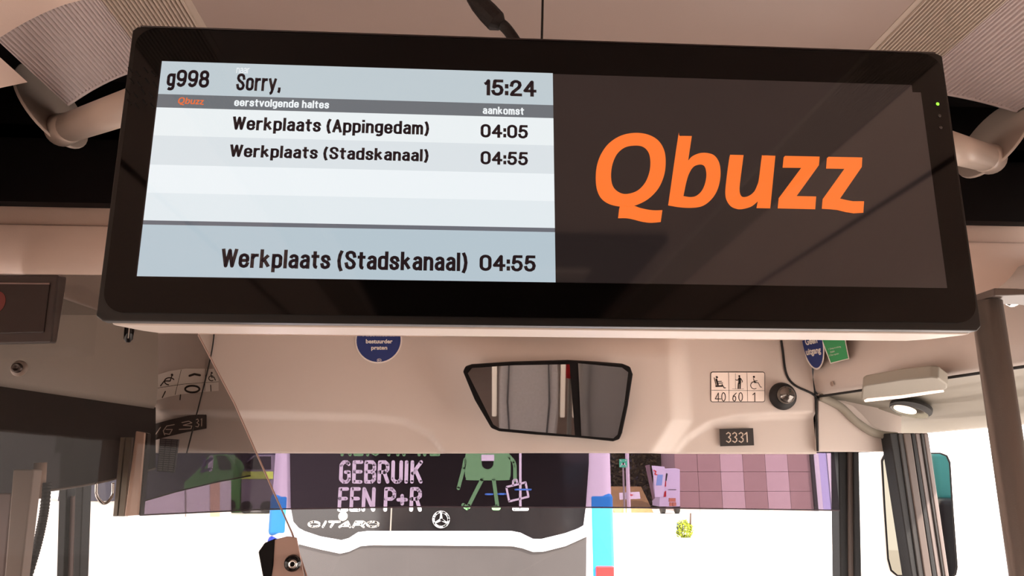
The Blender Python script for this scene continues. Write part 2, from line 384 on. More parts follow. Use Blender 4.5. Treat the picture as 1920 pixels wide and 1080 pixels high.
# windscreen posts
def bar_px(name_m, top, bot, Y, dep=.03, m=RUB, bevel=.003):
    """post between two pixel spans (x0,x1,y) at depth Y"""
    bm = NB(); pts = [P(top[0], top[2], Y), P(top[1], top[2], Y), P(bot[1], bot[2], Y), P(bot[0], bot[2], Y)]
    prism(bm, pts, (0, dep, 0)); return trim(bm, m, bevel=bevel)
DK = mat('post_dark', (40, 36, 34), .45); BR = mat('post_brown', (92, 80, 74), .5); GR = mat('post_grey', (118, 106, 102), .4)
bar_px(0, (1572, 1590, 845), (1577, 1592, 1180), 2.22, .05, RUB)
bar_px(0, (1590, 1600, 845), (1592, 1603, 1180), 2.215, .05, BR)
bar_px(0, (1600, 1611, 845), (1603, 1618, 1180), 2.21, .06, RUB)
for a, b, c, d, m in ((1668, 1684, 1710, 1722, RUB), (1684, 1694, 1722, 1734, DK), (1694, 1708, 1734, 1748, BR), (1708, 1716, 1748, 1757, RUB),
                      (1716, 1726, 1757, 1767, GR), (1726, 1732, 1767, 1772, DK), (1732, 1741, 1772, 1780, GR)):
    k = (1180-1080)/(1080-815)
    bar_px(0, (a, b, 812), (c+(c-a)*k, d+(d-b)*k, 1180), 2.05-.004*(a % 3), .05, m)
# left A pillar with lighter inset
bar_px(0, (112, 128, 850), (103, 116, 1180), 2.2, .05, RUB)
bar_px(0, (128, 142, 930), (116, 134, 1180), 2.22, .04, mat('post_mauve', (150, 128, 122), .5))
bar_px(0, (142, 158, 850), (134, 146, 1180), 2.19, .05, RUB)
bar_px(0, (-60, 22, 925), (-100, -2, 1180), 1.5, .03, mat('cab_wall_mauve', (150, 130, 128), .6))
bar_px(0, (24, 64, 880), (0, 28, 1180), 1.48, .03, mat('cab_post_brown', (168, 150, 140), .6))
# window panes, blind
def pane(name, pts, m):
    bm = NB(); bm.faces.new([bm.verts.new(p) for p in pts]); return struct(obj(name, bm, m))
wx0, wx1 = -1.05, P(1575, 900, 2.3).x
pane('window_1', [(wx0, 2.34, .12), (1.12, 2.34, .12), (1.12, 2.46, -.95), (wx0, 2.46, -.95)], CLEAR)
bm = NB(); box(bm, (XC, 2.32, -1.36), (2.44, .3, .86)); trim(bm, BLACK)
bm = NB(); box(bm, (.04, 2.25, .43), (2.26, .12, .74)); trim(bm, BLACK)   # outer skin over the windscreen

# driver side overhead lining + corner
ca, cb = P(-260, 689, 1.24), P(283, 767, 2.07)
bm = NB(); q = [P(-260, 480, 1.52), P(283, 590, 2.06)]
pl = [(ca, 1.0), (cb, 1.0)]
ed = [P(283, 590, 2.04), P(287, 700, 2.05), P(283, 752, 2.05), P(268, 762, 2.04)]
sec = []
for t in [i/14 for i in range(15)]:
    lo = ca.lerp(cb, t); tp = Vector((lo.x, lo.y-.01, .365)); bulge = Vector((.02, -.02, 0))
    sec.append([tp, tp.lerp(lo, .35)+bulge*.6, tp.lerp(lo, .7)+bulge, tp.lerp(lo, .94)+bulge, lo+bulge*.6, lo+Vector((-.05, .05, .01))])
loft(bm, sec); trim(bm, CABGREY, smooth=True)

# ================================================================== SUN BLIND, VISOR
YBL = 2.17
t = thing('sun_blind', 'wide lilac see-through roller blind across the windscreen top', 'blind', P(960, 850, YBL))
bm = NB(); bt = P(960, 800, YBL).z
pts = [Vector((P(262, 960, YBL).x, YBL, bt)), Vector((P(1574, 950, YBL).x, YBL, bt)), P(1574, 957, YBL), P(1200, 952, YBL), P(800, 950, YBL), P(500, 955, YBL), P(262, 966, YBL)]
bm.faces.new([bm.verts.new(p) for p in pts]); obj('blind_sheet', bm, BLIND, t)
bm = NB(); tube(bm, pts[2:], .0022, 6); obj('hem_bar', bm, mat('hem', (70, 58, 66), .5), t)
bm = NB(); tube(bm, [pts[0]+Vector((0, 0, .0)), pts[1]], .016, 12); obj('roller_tube', bm, BLACK, t, smooth=True)
t = thing('driver_visor', 'dark curved smoked sun visor hanging in front of the driver seat', 'visor', P(140, 800, 1.8))
vp_n = (cb-ca).cross(Vector((0, 0, 1))).normalized()
top = [PL(x, y, ca, vp_n) for x, y in ((-120, 700), (60, 726), (180, 742), (292, 764))]
lo = [PL(x, y, ca, vp_n) for x, y in ((-120, 931), (0, 928), (100, 919), (200, 902), (292, 878))]
bm = NB(); a = spline(top, 8); b = spline(lo, 6); bm.faces.new([bm.verts.new(p) for p in a+b[::-1]]); obj('visor_sheet', bm, VISOR, t)
bm = NB(); tube(bm, b, .0025, 6); obj('edge_strip', bm, mat('visor_edge', (120, 110, 104), .5), t)
bm = NB(); tube(bm, spline([PL(x, y, ca*.99, vp_n) for x, y in ((181, 905), (182, 930), (196, 944), (210, 930), (212, 905))], 8), .0035, 8); lab(obj('pull_handle', bm, CHROME, t, smooth=True), 'shiny curved pull handle')
t = thing('dark_sheet', 'dark blue grey sheet added to darken the zone left of the blue bus corner', 'blind', P(350, 850, 2.12))  # no blind here: tinted sheet added to darken this zone
pts = [P(x, y, 2.12) for x, y in ((268, 760), (470, 852), (470, 892), (410, 903), (330, 922), (268, 940))]
bm = NB(); bm.faces.new([bm.verts.new(p) for p in pts]); obj('blind_sheet', bm, sheet('blue_grey_sheet', (.45, .43, .48), .3, .03, .25, (.12, .12, .15)), t)
bm = NB(); tube(bm, pts[2:], .002, 6); obj('hem_bar', bm, DK, t)
# reflection of a vent grille in the glass, modelled as a solid piece
t = thing('grille_reflection', 'tall slotted grey vent grille standing in for its reflection in the partition', 'vent', P(316, 830, 1.95))
bm = NB(); c = [P(*q, 1.95) for q in ((300, 822), (334, 824), (326, 886), (294, 884))]; prism(bm, c, (0, .008, 0)); obj('frame', bm, mat('vent_dark', (52, 50, 56), .6), t)
for i in range(15):
    for j in range(3):
        f = lambda u, v: (c[0].lerp(c[1], u)).lerp(c[3].lerp(c[2], u), v)+Vector((0, -.002, 0))
        u0, u1, v0, v1 = .06+j*.31, .06+j*.31+.25, .03+i*.064, .03+i*.064+.036
        bm = NB(); prism(bm, [f(u0, v0), f(u1, v0), f(u1, v1), f(u0, v1)], (0, .002, 0)); obj('slat', bm, mat('vent_slat', (96, 92, 96), .6), t)
# beige rail and grey ones, glass reflections built as solid bars
t = thing('reflection_streak', 'pale beige upright rail standing in for a reflection in the partition glass', 'streak', P(250, 970, 1.92))
bm = NB(); prism(bm, [P(*q, 1.92) for q in ((254, 808), (272, 811), (259, 966), (233, 968))], (0, .02, 0)); obj('streak', bm, mat('streak_beige', (226, 192, 172), .5, emit=None), t, bevel=.003)
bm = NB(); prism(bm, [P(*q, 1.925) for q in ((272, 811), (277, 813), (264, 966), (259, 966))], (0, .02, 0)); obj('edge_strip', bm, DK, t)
t = thing('reflection_streak', 'narrow grey green double rail standing in for a reflection left of the beige rail', 'streak', P(225, 960, 1.93))
for a in ((226, 233, 212, 219), (236, 246, 222, 232)):
    bm = NB(); prism(bm, [P(*q, 1.93) for q in ((a[0], 820), (a[1], 820), (a[3], 968), (a[2], 968))], (0, .015, 0)); obj('streak', bm, mat('streak_grey', (150, 142, 128), .5), t)
# gooseneck
t = thing('gooseneck_microphone', 'thin black ribbed gooseneck arm curving down beside the left pillar', 'microphone', P(52, 1090, 1.6))
pts = spline([P(x, y, 1.6) for x, y in ((88, 905), (84, 950), (78, 985), (70, 1020), (60, 1055), (46, 1100))], 14)
bm = NB(); tube(bm, pts, 0, 10, rs=[.0075+(.0012 if i % 2 else 0) for i in range(len(pts))]); obj('flexible_arm', bm, RUB, t)
bm = NB(); tube(bm, [P(76, 868, 1.6), P(72, 935, 1.6)], .0115, 14); lab(obj('collar', bm, mat('collar_beige', (190, 164, 148), .5), t, smooth=True), 'light beige collar')

# ================================================================== PARTITION GLASS
YG = 1.25
t = thing('partition_screen', 'tinted glass partition with a slanting right edge beside the driver', 'partition', P(300, 1080, YG))
top = P(125, 515, YG).z
edge = [P(x, y, YG) for x, y in ((575, 1180), (575, 1080), (548, 1000), (500, 893), (440, 757), (372, 628))]
ex = edge[-1]+(edge[-1]-edge[-2])*.7; ex.z = min(ex.z, top)
pts = [Vector((-1.0, YG, top)), Vector((edge[-1].x-.055, YG, top))]+edge[::-1]+[Vector((-1.0, YG, edge[0].z))]
bm = NB(); bm.faces.new([bm.verts.new(p) for p in pts]); obj('glass_pane', bm, PARTGL, t)
bm = NB(); tube(bm, edge, .0014, 6); lab(obj('glass_edge', bm, mat('glass_edge', (150, 120, 108), .3), t), 'bright polished glass edge')
bm = NB(); prism(bm, [P(*q, YG+.004) for q in ((-300, 515), (318, 515), (318, 590), (-300, 590))], (0, .002, 0)); obj('frosted_strip', bm, sheet('strip_tint', (.82, .82, .82), .2), t)
t2 = thing('glass_fastener', 'round grey bolt fastener through the tinted glass below the dark box', 'bolt', P(37, 691, YG))
c = P(37, 691, YG-.002); bm = NB(); lathe(bm, [(0, .006), (.009, .006), (.0125, .003), (.0125, 0)], c, (0, -1, 0), 24); obj('washer', bm, mat('washer', (128, 112, 102), .4), t2, smooth=True)
bm = NB(); lathe(bm, [(0, .008), (.003, .008), (.004, .011), (.0075, .011), (.008, .004)], c, (0, -1, 0), 20); obj('bolt_head', bm, mat('bolt_dark', (70, 60, 56), .35, metal=.5), t2, smooth=True)
t2 = thing('glass_fastener', 'small black knob fastener peeking below the display at left', 'bolt', P(242, 630, YG))
c = P(242, 622, YG-.004); bm = NB(); tube(bm, [c+Vector((0, 0, .02)), c, c+Vector((0, 0, -.012)), c+Vector((0, 0, -.017))], 0, 14, rs=[.0075, .0075, .0068, .003]); obj('knob', bm, GLOSSBLK, t2, smooth=True)
bm = NB(); tube(bm, [c+Vector((.003, -.008, .01)), c+Vector((.003, -.0078, -.012))], .0012, 6); obj('highlight_pin', bm, CHROME, t2)
# hinge bracket at the foot of the glass
t2 = thing('hinge_bracket', 'mauve plate hinge with black flap at the foot of the partition edge', 'bracket', P(530, 1090, YG))
bm = NB(); prism(bm, [P(*q, YG-.008) for q in ((484, 1035), (496, 1018), (515, 1010), (512, 1060), (506, 1100), (496, 1100))], (0, .012, 0)); lab(obj('flap', bm, BLACK, t2, bevel=.002), 'black angular flap')
bm = NB(); prism(bm, [P(*q, YG-.006) for q in ((514, 1012), (538, 1006), (556, 1008), (572, 1090), (574, 1120), (506, 1120), (508, 1060))], (0, .004, 0)); obj('plate', bm, mat('plate_mauve', (168, 138, 126), .45), t2, bevel=.001)
c = P(551, 1056, YG-.01); bm = NB(); lathe(bm, [(0, .012), (.006, .012), (.0105, .009), (.0125, 0)], c+Vector((-.002, 0, 0)), (0, -1, 0), 24); obj('bolt_cap', bm, GLOSSBLK, t2, smooth=True)
bm = NB(); lathe(bm, [(.0035, .014), (.0055, .0145), (.0065, .0125)], c+Vector((.001, 0, 0)), (0, -1, 0), 20); lab(obj('bolt_ring', bm, CHROME, t2, smooth=True), 'shiny ring of the bolt')
# dark box sign
t = thing('ticket_reader', 'dark brown boxy display unit mounted at the far left above the partition', 'display', P(40, 645, 1.2))
YX = 1.18; BX = mat('box_brown', (50, 40, 38), .35)
bm = NB(); a = [P(-120, 517, YX), P(110, 515, YX), P(97, 643, YX), P(-120, 648, YX)]; b = [P(-120, 520, YX+.05), P(126, 519, YX+.045), P(106, 644, YX+.045), P(-120, 648, YX+.05)]
va = [bm.verts.new(p) for p in a]; vb = [bm.verts.new(p) for p in b]; bm.faces.new(va); bm.faces.new(vb[::-1])
for i in range(4): bm.faces.new((va[i], va[(i+1) % 4], vb[(i+1) % 4], vb[i]))
obj('casing', bm, BX, t, bevel=.003)
bm = NB(); q = [P(-110, 530, YX-.002), P(93, 532, YX-.002), P(82, 623, YX-.002), P(-110, 628, YX-.002)]; prism(bm, q, (0, .003, 0)); obj('screen_panel', bm, mat('box_screen', (38, 28, 28), .12), t, bevel=.001)
bm = NB(); tube(bm, [q[0], q[1]], .0014, 6); obj('top_rim', bm, mat('box_rim', (120, 92, 84), .4), t)
bm = NB(); cc = P(-6, 566, YX-.0026); bm.faces.new([bm.verts.new(cc+Vector((.0125*math.cos(k*.3142), 0, .0165*math.sin(k*.3142)))) for k in range(20)]); lab(obj('logo_reflection', bm, mat('reflection_red', (104, 34, 30), .4), t), 'dull red round logo reflection coloured onto the screen edge')  # reflected red logo laid on the screen as a flat coloured disc

# ================================================================== INFORMATION DISPLAY
YD = .95
disp = thing('information_display', 'wide black framed passenger information screen hanging across the aisle', 'display', (.11, 1.0, .18))
bx0, bx1, bz0, bz1 = -.450, .672, .181, .582
bm = NB(); prism(bm, [(x, YD+.004, z) for x, z in ((bx0+.008, bz0), (bx1-.006, bz0), (bx1, bz0+.006), (bx1, bz1-.004), (bx1-.008, bz1), (bx0+.006, bz1), (bx0, bz1-.006), (bx0, bz0+.006))], (0, .016, 0)); obj('frame', bm, BODYBLK, disp, bevel=.0015)
bm = NB(); gx0, gx1, gz0, gz1 = bx0+.008, bx1-.006, bz0+.010, bz1-.004
pts = [Vector((x, YD, z)) for x, z in rrect(gx0, gz0, gx1, gz1, .026, 8)]
prism(bm, pts, (0, .005, 0)); fg = obj('front_glass', bm, GLOSSBLK, disp)
bm = NB(); fr, bk = YD+.020, YD+.088
a = [(bx0+.012, bz0-.002), (bx1-.004, bz0-.002), (bx1-.004, bz1-.01), (bx0+.012, bz1-.01)]
b = [(bx0+.045, bz0+.000), (bx1-.055, bz0+.000), (bx1-.055, bz1-.03), (bx0+.045, bz1-.03)]
mid = [(bx0+.030, bz0-.001), (bx1-.03, bz0-.001), (bx1-.03, bz1-.02), (bx0+.03, bz1-.02)]
va, vm, vb = ([bm.verts.new((x, y, z)) for x, z in s] for s, y in ((a, fr), (mid, fr+.045), (b, bk)))
bm.faces.new(va); bm.faces.new(vb[::-1])
for A, B in ((va, vm), (vm, vb)):
    for i in range(4): bm.faces.new((A[i], A[(i+1) % 4], B[(i+1) % 4], B[i]))
lab(obj('housing', bm, SILV, disp, bevel=.003), 'pale beige rear housing')
# screens
SC = {}
def glow(name, rgb, es=1.0):
    if name in SC: return SC[name]
    SC[name] = mat('lcd_'+name, (6, 6, 6), .05, emit=rgb, es=es, spec=.6); return SC[name]
lay = [0]
def dz(px, py): return P(px, py, YD).z
sx0l = (P(303, 113, YD).x+P(258, 520, YD).x)/2; sxm = (P(1037, 140, YD).x+P(1041, 528, YD).x)/2; sx1 = (P(1725, 165, YD).x+P(1776, 540, YD).x)/2
zt = (dz(303, 113)+dz(1037, 139.5))/2; zb = (dz(258, 519.5)+dz(1041, 528))/2
def srect(bm, x0, z0, x1, z1, off):
    y = YD-off; prism(bm, [(x0, y, z0), (x1, y, z0), (x1, y, z1), (x0, y, z1)], (0, off*.5, 0))
bm = NB(); srect(bm, sx0l-.002, zb-.001, sxm, zt+.001, .0003); scr = lab(obj('screen', bm, mat('screen_edge', (30, 20, 26), .1), disp), 'lit timetable half of the screen')
rows = [((303, 113), (1037, 139.5)), ((297.7, 175), (1037, 199)), ((295, 200.5), (1037, 223)), ((290, 253.5), (1038, 273.8)), ((283, 308.5), (1038, 326.5)), ((277, 361), (1039, 378)), ((271, 413.5), (1040, 427.5)), ((270, 422), (1040, 434.7)), ((258, 519.5), (1041, 528))]
zs = [(dz(*a)+dz(*b))/2 for a, b in rows]
cols = [(190, 202, 208), (108, 112, 117), (234, 240, 242), (219, 226, 230), (237, 243, 246), (226, 234, 238), (106, 108, 116), (182, 197, 206)]
nm = ['header_band', 'title_bar', 'row_band', 'row_band', 'row_band', 'row_band', 'divider_line', 'footer_band']
for i, c in enumerate(cols):
    bm = NB(); srect(bm, sx0l, zs[i+1], sxm, zs[i], .0006); lab(obj(nm[i], bm, glow('c%d' % i, c), scr), ['grey blue header band', 'dark grey title bar', 'first white stop row', 'second pale grey stop row', 'third white empty row', 'fourth pale empty row', 'dark grey divider line', 'grey blue footer band'][i])
zt2 = dz(1400, 147); scr2 = None
bm = NB(); y = YD-.0003
xa, xb = sxm, sx1; prism(bm, [(xa, y, zb), (xb, y, zb), (xb, y, zt-.012), (xb-.012, y, zt-.012), (xb-.012, y, zt-.001), (xa, y, zt-.001)], (0, .00015, 0))
scr2 = lab(obj('screen', bm, glow('dark', (39, 31, 30)), disp), 'dark logo half of the screen')
def dtext(s, bl, tr, m, par, bold=.02, sp_=1.0, name='lettering', label=None, Y=YD-.0010):
    a = P(*bl, Y); b = P(*tr, Y); q = (Vector((a.x, Y, a.z)), Vector((b.x, Y, a.z)), Vector((a.x, Y, b.z)), Vector((b.x, Y, b.z)))
    o = stext(s, q, m, par, wd=(10 if bold < .001 else 18.5 if bold < .027 else 17)); o['label'] = label or ('lettering reading '+s); return o
DT = glow('ink', (38, 26, 28)); WT = glow('white', (240, 244, 246)); OR = glow('orange', (255, 122, 50))
dtext('g998', (311, 166.5), (394, 135), DT, scr, .022)
dtext('naar', (443, 137), (469, 127.5), glow('white2', (236, 240, 242)), scr, 0)
dtext('Sorry,', (441, 173.5), (528, 142.5), DT, scr, .034)
dtext('15:24', (905, 178.5), (1009, 154), DT, scr, .026, label='clock lettering reading 15:24')
dtext('eerstvolgende haltes', (437, 200.6), (618, 189.4), WT, scr, .032)
dtext('aankomst', (905, 213.5), (984, 201.5), WT, scr, .030)
dtext('Werkplaats (Appingedam)', (434, 248.5), (805, 228), DT, scr, .028, 1.03)
dtext('04:05', (901, 257.5), (992, 237), DT, scr, .024)
dtext('Werkplaats (Stadskanaal)', (429, 299), (804, 280), DT, scr, .028, 1.03)
dtext('04:55', (901, 308), (992, 287.5), DT, scr, .024, label='second row time reading 04:55')
dtext('Werkplaats (Stadskanaal)', (412, 509), (877, 474), DT, scr, .028, 1.03, label='large footer lettering reading Werkplaats (Stadskanaal)')
dtext('04:55', (899, 507.7), (1007, 481.8), DT, scr, .024, label='large footer time reading 04:55')
Qs = [[smoothpoly([(490, 103), (620, 120), (725, 180), (785, 280), (800, 400), (785, 530), (730, 660), (640, 760), (540, 820), (440, 850), (340, 850), (230, 825), (150, 770), (105, 680), (92, 560), (105, 430), (150, 310), (230, 205), (350, 130)]),
       smoothpoly([(490, 232), (570, 245), (625, 300), (645, 390), (635, 500), (590, 610), (510, 690), (400, 722), (320, 700), (265, 640), (247, 540), (262, 420), (310, 315), (390, 250)])],
      [smoothpoly([(345, 835), (330, 870), (318, 968), (400, 968), (470, 980), (560, 1003), (650, 1014), (750, 1006), (767, 885), (690, 887), (620, 880), (540, 862), (465, 838)])],
      [smoothpoly([(925, 150), (945, 135), (1065, 135), (1028, 383), (1070, 340), (1140, 310), (1215, 306), (1290, 330), (1340, 400), (1356, 500), (1345, 610), (1310, 710), (1250, 790), (1170, 845), (1070, 862), (950, 858), (825, 838)], ang=45),
       smoothpoly([(980, 743), (1010, 600), (1040, 510), (1085, 445), (1150, 424), (1195, 445), (1212, 520), (1200, 610), (1165, 690), (1110, 740), (1050, 753)], ang=55)]]
ub = lambda l: [(x+1404, y) for x, y in l]     # second tracing sheet sits 260 px further right
Qs += [[smoothpoly(ub([(42, 350), (60, 325), (185, 328), (150, 600), (145, 690), (160, 740), (190, 753), (240, 740), (290, 700), (320, 640), (340, 570), (368, 350), (385, 332), (507, 335), (455, 868), (315, 865), (328, 798), (270, 845), (200, 870), (130, 876), (60, 850), (15, 790), (0, 720), (8, 600)]), ang=50)],
       [ub([(590, 352), (605, 336), (955, 343), (948, 430), (722, 743), (920, 747), (910, 877), (530, 868), (540, 765), (768, 458), (580, 456)])],
       [ub([(1028, 360), (1045, 345), (1387, 352), (1382, 448), (1162, 768), (1220, 782), (1290, 795), (1405, 795), (1397, 912), (1300, 918), (1220, 906), (1130, 884), (1060, 877), (977, 872), (985, 775), (1205, 468), (1020, 465)])]]
bm = NB(); YL = YD-.0010
for loops in Qs: fill(bm, loops, lambda u, v: P(1100+u/5.4, 230+v/5.4, YL))
lab(obj('logo', bm, OR, scr2), 'large orange slanted lettering reading Qbuzz')
bm = NB(); lx0, lx1 = 92, 2809; ly0, ly1 = 103, 1014; A = P(333, 197, YL); B = P(383, 183.5, YL)
for loops in Qs: fill(bm, loops, lambda u, v: Vector((A.x+(B.x-A.x)*(u-lx0)/(lx1-lx0), YL, B.z+(A.z-B.z)*(v-ly0)/(ly1-ly0))))
lab(obj('logo', bm, glow('orange2', (232, 112, 62)), scr), 'small orange lettering reading Qbuzz')
SC['dark'].node_tree.nodes['Principled BSDF'].inputs['Specular IOR Level'].default_value = .95
# leds, speaker slots
for i, (x, y, m) in enumerate(((1758, 195, mat('led_green', (80, 200, 30), .3, emit=(150, 255, 60), es=1.6)), (1761.5, 217, mat('led_off', (70, 62, 60), .3)), (1764, 239, MATS['led_off']))):
    bm = NB(); lathe(bm, [(0, .0016), (.0012, .0014), (.0024, .0002)], P(x, y, YD-.0002), (0, -1, 0), 14); lab(obj('indicator_light', bm, m, disp, smooth=True), 'lit green indicator light' if i == 0 else 'unlit indicator light')
bm = NB()
for r in range(4):
    for k in range(4):
        c = P(244+k*14.5+(r % 2)*5-r*2.4, 131+r*20+(k % 2)*7, YD-.0006); tube(bm, [c+Vector((-.0026, 0, .0032)), c+Vector((.0026, 0, -.0032))], .0011, 6)
lab(obj('speaker_slot', bm, mat('slot', (2, 2, 2), .9), disp), 'diagonal speaker slots beside the screen')
bm = NB(); tube(bm, [Vector((x, YD+.004, z)) for x, z in ((bx0+.01, bz1+.0005), (bx1-.01, bz1+.0005))], .0012, 6); obj('top_rim', bm, mat('rim', (60, 48, 46), .3), disp)
# mounting tubes with flanges
def mount(label, a, b, fl_c, fl_n, fr_):
    t = thing('display_bracket', label, 'bracket', fl_c, 'tube brackets holding the information display')
    bm = NB(); tube(bm, [a, b], .026, 24); obj('tube', bm, TUBE, t, smooth=True)
    bm = NB(); n = Vector(fl_n).normalized(); a_ = n.cross(Vector((0, 1, 0))).normalized(); b_ = n.cross(a_)
    ring = [fl_c+a_*fr_*1.0*math.cos(k*math.pi/20)+b_*fr_*math.sin(k*math.pi/20) for k in range(40)]
    prism(bm, [p-n*.003 for p in ring], n*.006); obj('flange', bm, TUBE, t, bevel=.0015)
    bm = NB(); tube(bm, [b, b.lerp(a, .18)], 0, 24, rs=[.030, .0242]); obj('weld_collar', bm, TUBE, t, smooth=True)
def camdir(dx, dy):
    return (ray(960+dx, 540-dy)-ray(960, 540)).normalized()
for lb, a_, b_, cc, dx in (('round beige tube with curved flange holding the display at left', P(300, 180, 1.03), P(116, 244, 1.36), P(97, 200, 1.37), .9),
                       ('round beige tube with curved flange holding the display at right', P(1730, 262, 1.03), P(1856, 298, 1.34), P(1862, 262, 1.35), -.8)):
    v_ = cc.normalized(); n_ = (-v_*.10+camdir(dx, .5)*.99).normalized()
    mount(lb, a_, b_+(b_-a_).normalized()*.0, cc, n_, .086)
# cable into the display, hanging wire
t = thing('display_cable', 'thick black sleeved cable dropping into the top of the display', 'cable', P(980, 72, 1.03))
bm = NB(); pts = spline([P(x, y, 1.04) for x, y in ((838, -105), (862, -60), (890, -8), (905, 12), (925, 36), (948, 52), (975, 90))], 8); tube(bm, pts, .0085, 12); obj('cable_core', bm, CABLE, t, smooth=True)
bm = NB(); pts = [P(x, y, 1.04) for x, y in ((880, -25), (890, -6), (900, 8), (915, 24), (930, 40), (940, 47))]; tube(bm, pts, 0, 14, rs=[.010, .0135, .015, .0165, .0165, .0095]); obj('tape_wrap', bm, CABLE, t)
bm = NB(); tube(bm, [Vector((P(1018, -30, 1.02).x, 1.02, .722)), P(1018, -30, 1.02), P(1017, 30, 1.02), P(1015.5, 85, 1.02)], .0018, 8); tag(obj('thin_wire', bm, RUB), 'thin straight black wire above the display middle', 'wire')

# ================================================================== INTERIOR MIRROR
T0 = Vector((.30, -1.05, -.80)); M0 = P(1030, 750, 2.0); dv = M0.normalized(); rv = (T0-M0).normalized(); mn = (rv-dv).normalized()
t = thing('rear_view_mirror', 'black rimmed wedge shaped driver mirror set into the valance', 'mirror', M0)
outl = [(868, 697), (872, 688), (884, 684), (960, 679), (1030, 677), (1066, 676), (1120, 679), (1170, 683), (1182, 688), (1187, 702), (1178, 760), (1167, 812), (1162, 824), (1150, 828), (1085, 821), (1000, 815), (936, 809), (921, 803), (890, 750)]
bm = NB(); prism(bm, [PL(x, y, M0, mn) for x, y in outl], -mn*.035); obj('rim', bm, BLACK, t, bevel=.004)
left = [(877, 700), (885, 690), (960, 685), (1068, 683), (1078, 816), (1000, 809), (936, 803), (925, 796)]
right = [(1084, 681), (1166, 689), (1178, 698), (1170, 760), (1158, 815), (1150, 822), (1090, 817)]
for nm_, pl_, m, lb in (('mirror_glass', left, MIR, 'large clear mirror pane'), ('mirror_glass', right, MIRD, 'narrow dark mirror pane')):
    bm = NB(); prism(bm, [PL(x, y, M0+mn*.002, mn) for x, y in pl_], -mn*.001); lab(obj(nm_, bm, m, t), lb)
# bubble mirror / dome camera
c = P(1467, 743, YV-.005)
t = thing('dome_camera', 'small clear dome camera on a black round base beside the capacity sticker', 'camera', c)
bm = NB(); lathe(bm, [(0, .018), (.028, .018), (.036, .010), (.038, 0)], c, (0, -1, 0), 32); obj('base', bm, RUB, t, smooth=True)
c2 = P(1473, 741, YV-.03)
bm = NB(); bmesh.ops.create_uvsphere(bm, u_segments=28, v_segments=18, radius=.0245, matrix=Matrix.Translation(c2)); obj('dome', bm, mat('dome_glass', (120, 116, 112), .06, metal=.85), t, smooth=True)

# ================================================================== STICKERS ON THE VALANCE
def disc(c, r, n=48, ry=None, y=0): return [Vector((c.x+r*math.cos(2*math.pi*k/n), c.y+y, c.z+(ry or r)*math.sin(2*math.pi*k/n))) for k in range(n)]
YS = YV-.0015; c = P(710, 638, YS); r = (P(754, 640, YS)-P(666, 640, YS)).length/2
t = thing('round_sticker', 'round blue and white sticker half hidden below the display', 'sticker', c)
bm = NB(); prism(bm, disc(c, r), (0, .001, 0)); obj('border', bm, WHITE, t)
bm = NB(); prism(bm, disc(c, r*.94, y=-.0006), (0, .0005, 0)); obj('face', bm, BLUE, t)
def ptext(s, quadpx, Y, m, par, bold=.02, label=None, pln=None):
    f = (lambda q: PL(*q, *pln)) if pln else (lambda q: P(*q, Y))
    o = text('lettering', s, [f(q) for q in quadpx], m, par, bold); o['label'] = label or 'lettering reading '+s; return o
ptext('Niet met de', ((680, 631), (741, 631), (680, 621), (741, 621)), YS-.0012, WHITE, t, .03)
ptext('bestuurder', ((686, 644), (736, 644), (686, 636), (736, 636)), YS-.0012, WHITE, t, .03)
ptext('praten', ((696, 658), (726, 658), (696, 649), (726, 649)), YS-.0012, WHITE, t, .03)
bm = NB(); strokes(bm, [ell(711, 675.5, 4, 3)], .6, lambda u, v: P(u, v, YS-.0012), False); strokes(bm, [[(709, 677), (709, 674), (711, 677), (711, 674)], [(713, 674), (713, 677)]], .7, lambda u, v: P(u, v, YS-.0012), False); obj('small_emblem', bm, WHITE, t)
# capacity sticker
tf7 = lambda Y: (lambda u, v: P(1320+u/6.355, 680+v/6.355, Y))
def rr_px(x0, y0, x1, y1, r): return rrect(x0, y0, x1, y1, r, 5)
t = thing('capacity_sticker', 'white capacity sticker with seat, standing and wheelchair symbols reading 40 60 1', 'sticker', P(1383, 726, YS))
f = tf7(YS-.0012)
bm = NB(); prism(bm, [tf7(YS)(u, v) for u, v in rr_px(78, 108, 727, 470, 26)], (0, .001, 0)); obj('border', bm, INK, t)
bm = NB(); prism(bm, [tf7(YS-.0006)(u, v) for u, v in rr_px(86, 117, 720, 463, 20)], (0, .0005, 0)); obj('face', bm, mat('sticker_cream', (246, 232, 222), .5), t)
bm = NB(); strokes(bm, [[(90, 328), (718, 334)], [(294, 118), (300, 462)], [(512, 120), (520, 462)]], 4, f, False); obj('grid_lines', bm, INK, t)
bm = NB(); strokes(bm, [([(152, 170), (155, 176)], 24), [(122, 180), (145, 270), (150, 285)], ([(148, 200), (165, 262)], 22), ([(145, 280), (212, 278)], 20), [(160, 225), (208, 222)], [(175, 245), (222, 243)], ([(215, 258), (240, 300), (256, 300)], 10)], 9, f); lab(obj('symbol', bm, INK, t), 'seated passenger symbol')
bm = NB(); strokes(bm, [([(421, 160), (422, 162)], 22), ([(424, 190), (426, 240)], 32), ([(412, 245), (408, 305)], 15), ([(432, 245), (430, 305)], 15), ([(440, 190), (458, 220), (456, 232)], 9), ([(412, 195), (395, 212), (376, 202)], 9), ([(376, 128), (376, 312)], 3), ([(336, 313), (474, 313)], 3)], 9, f); lab(obj('symbol', bm, INK, t), 'standing passenger symbol')
WCH = [([(594, 168), (596, 170)], 24), [(590, 188), (600, 238), (645, 238), (672, 290), (686, 292)], [(596, 218), (635, 216)], [(x, y) for x, y in ell(600, 270, 43, 43, -60, -300, 18)]]
bm = NB(); strokes(bm, WCH, 8, f); lab(obj('symbol', bm, INK, t), 'wheelchair symbol')
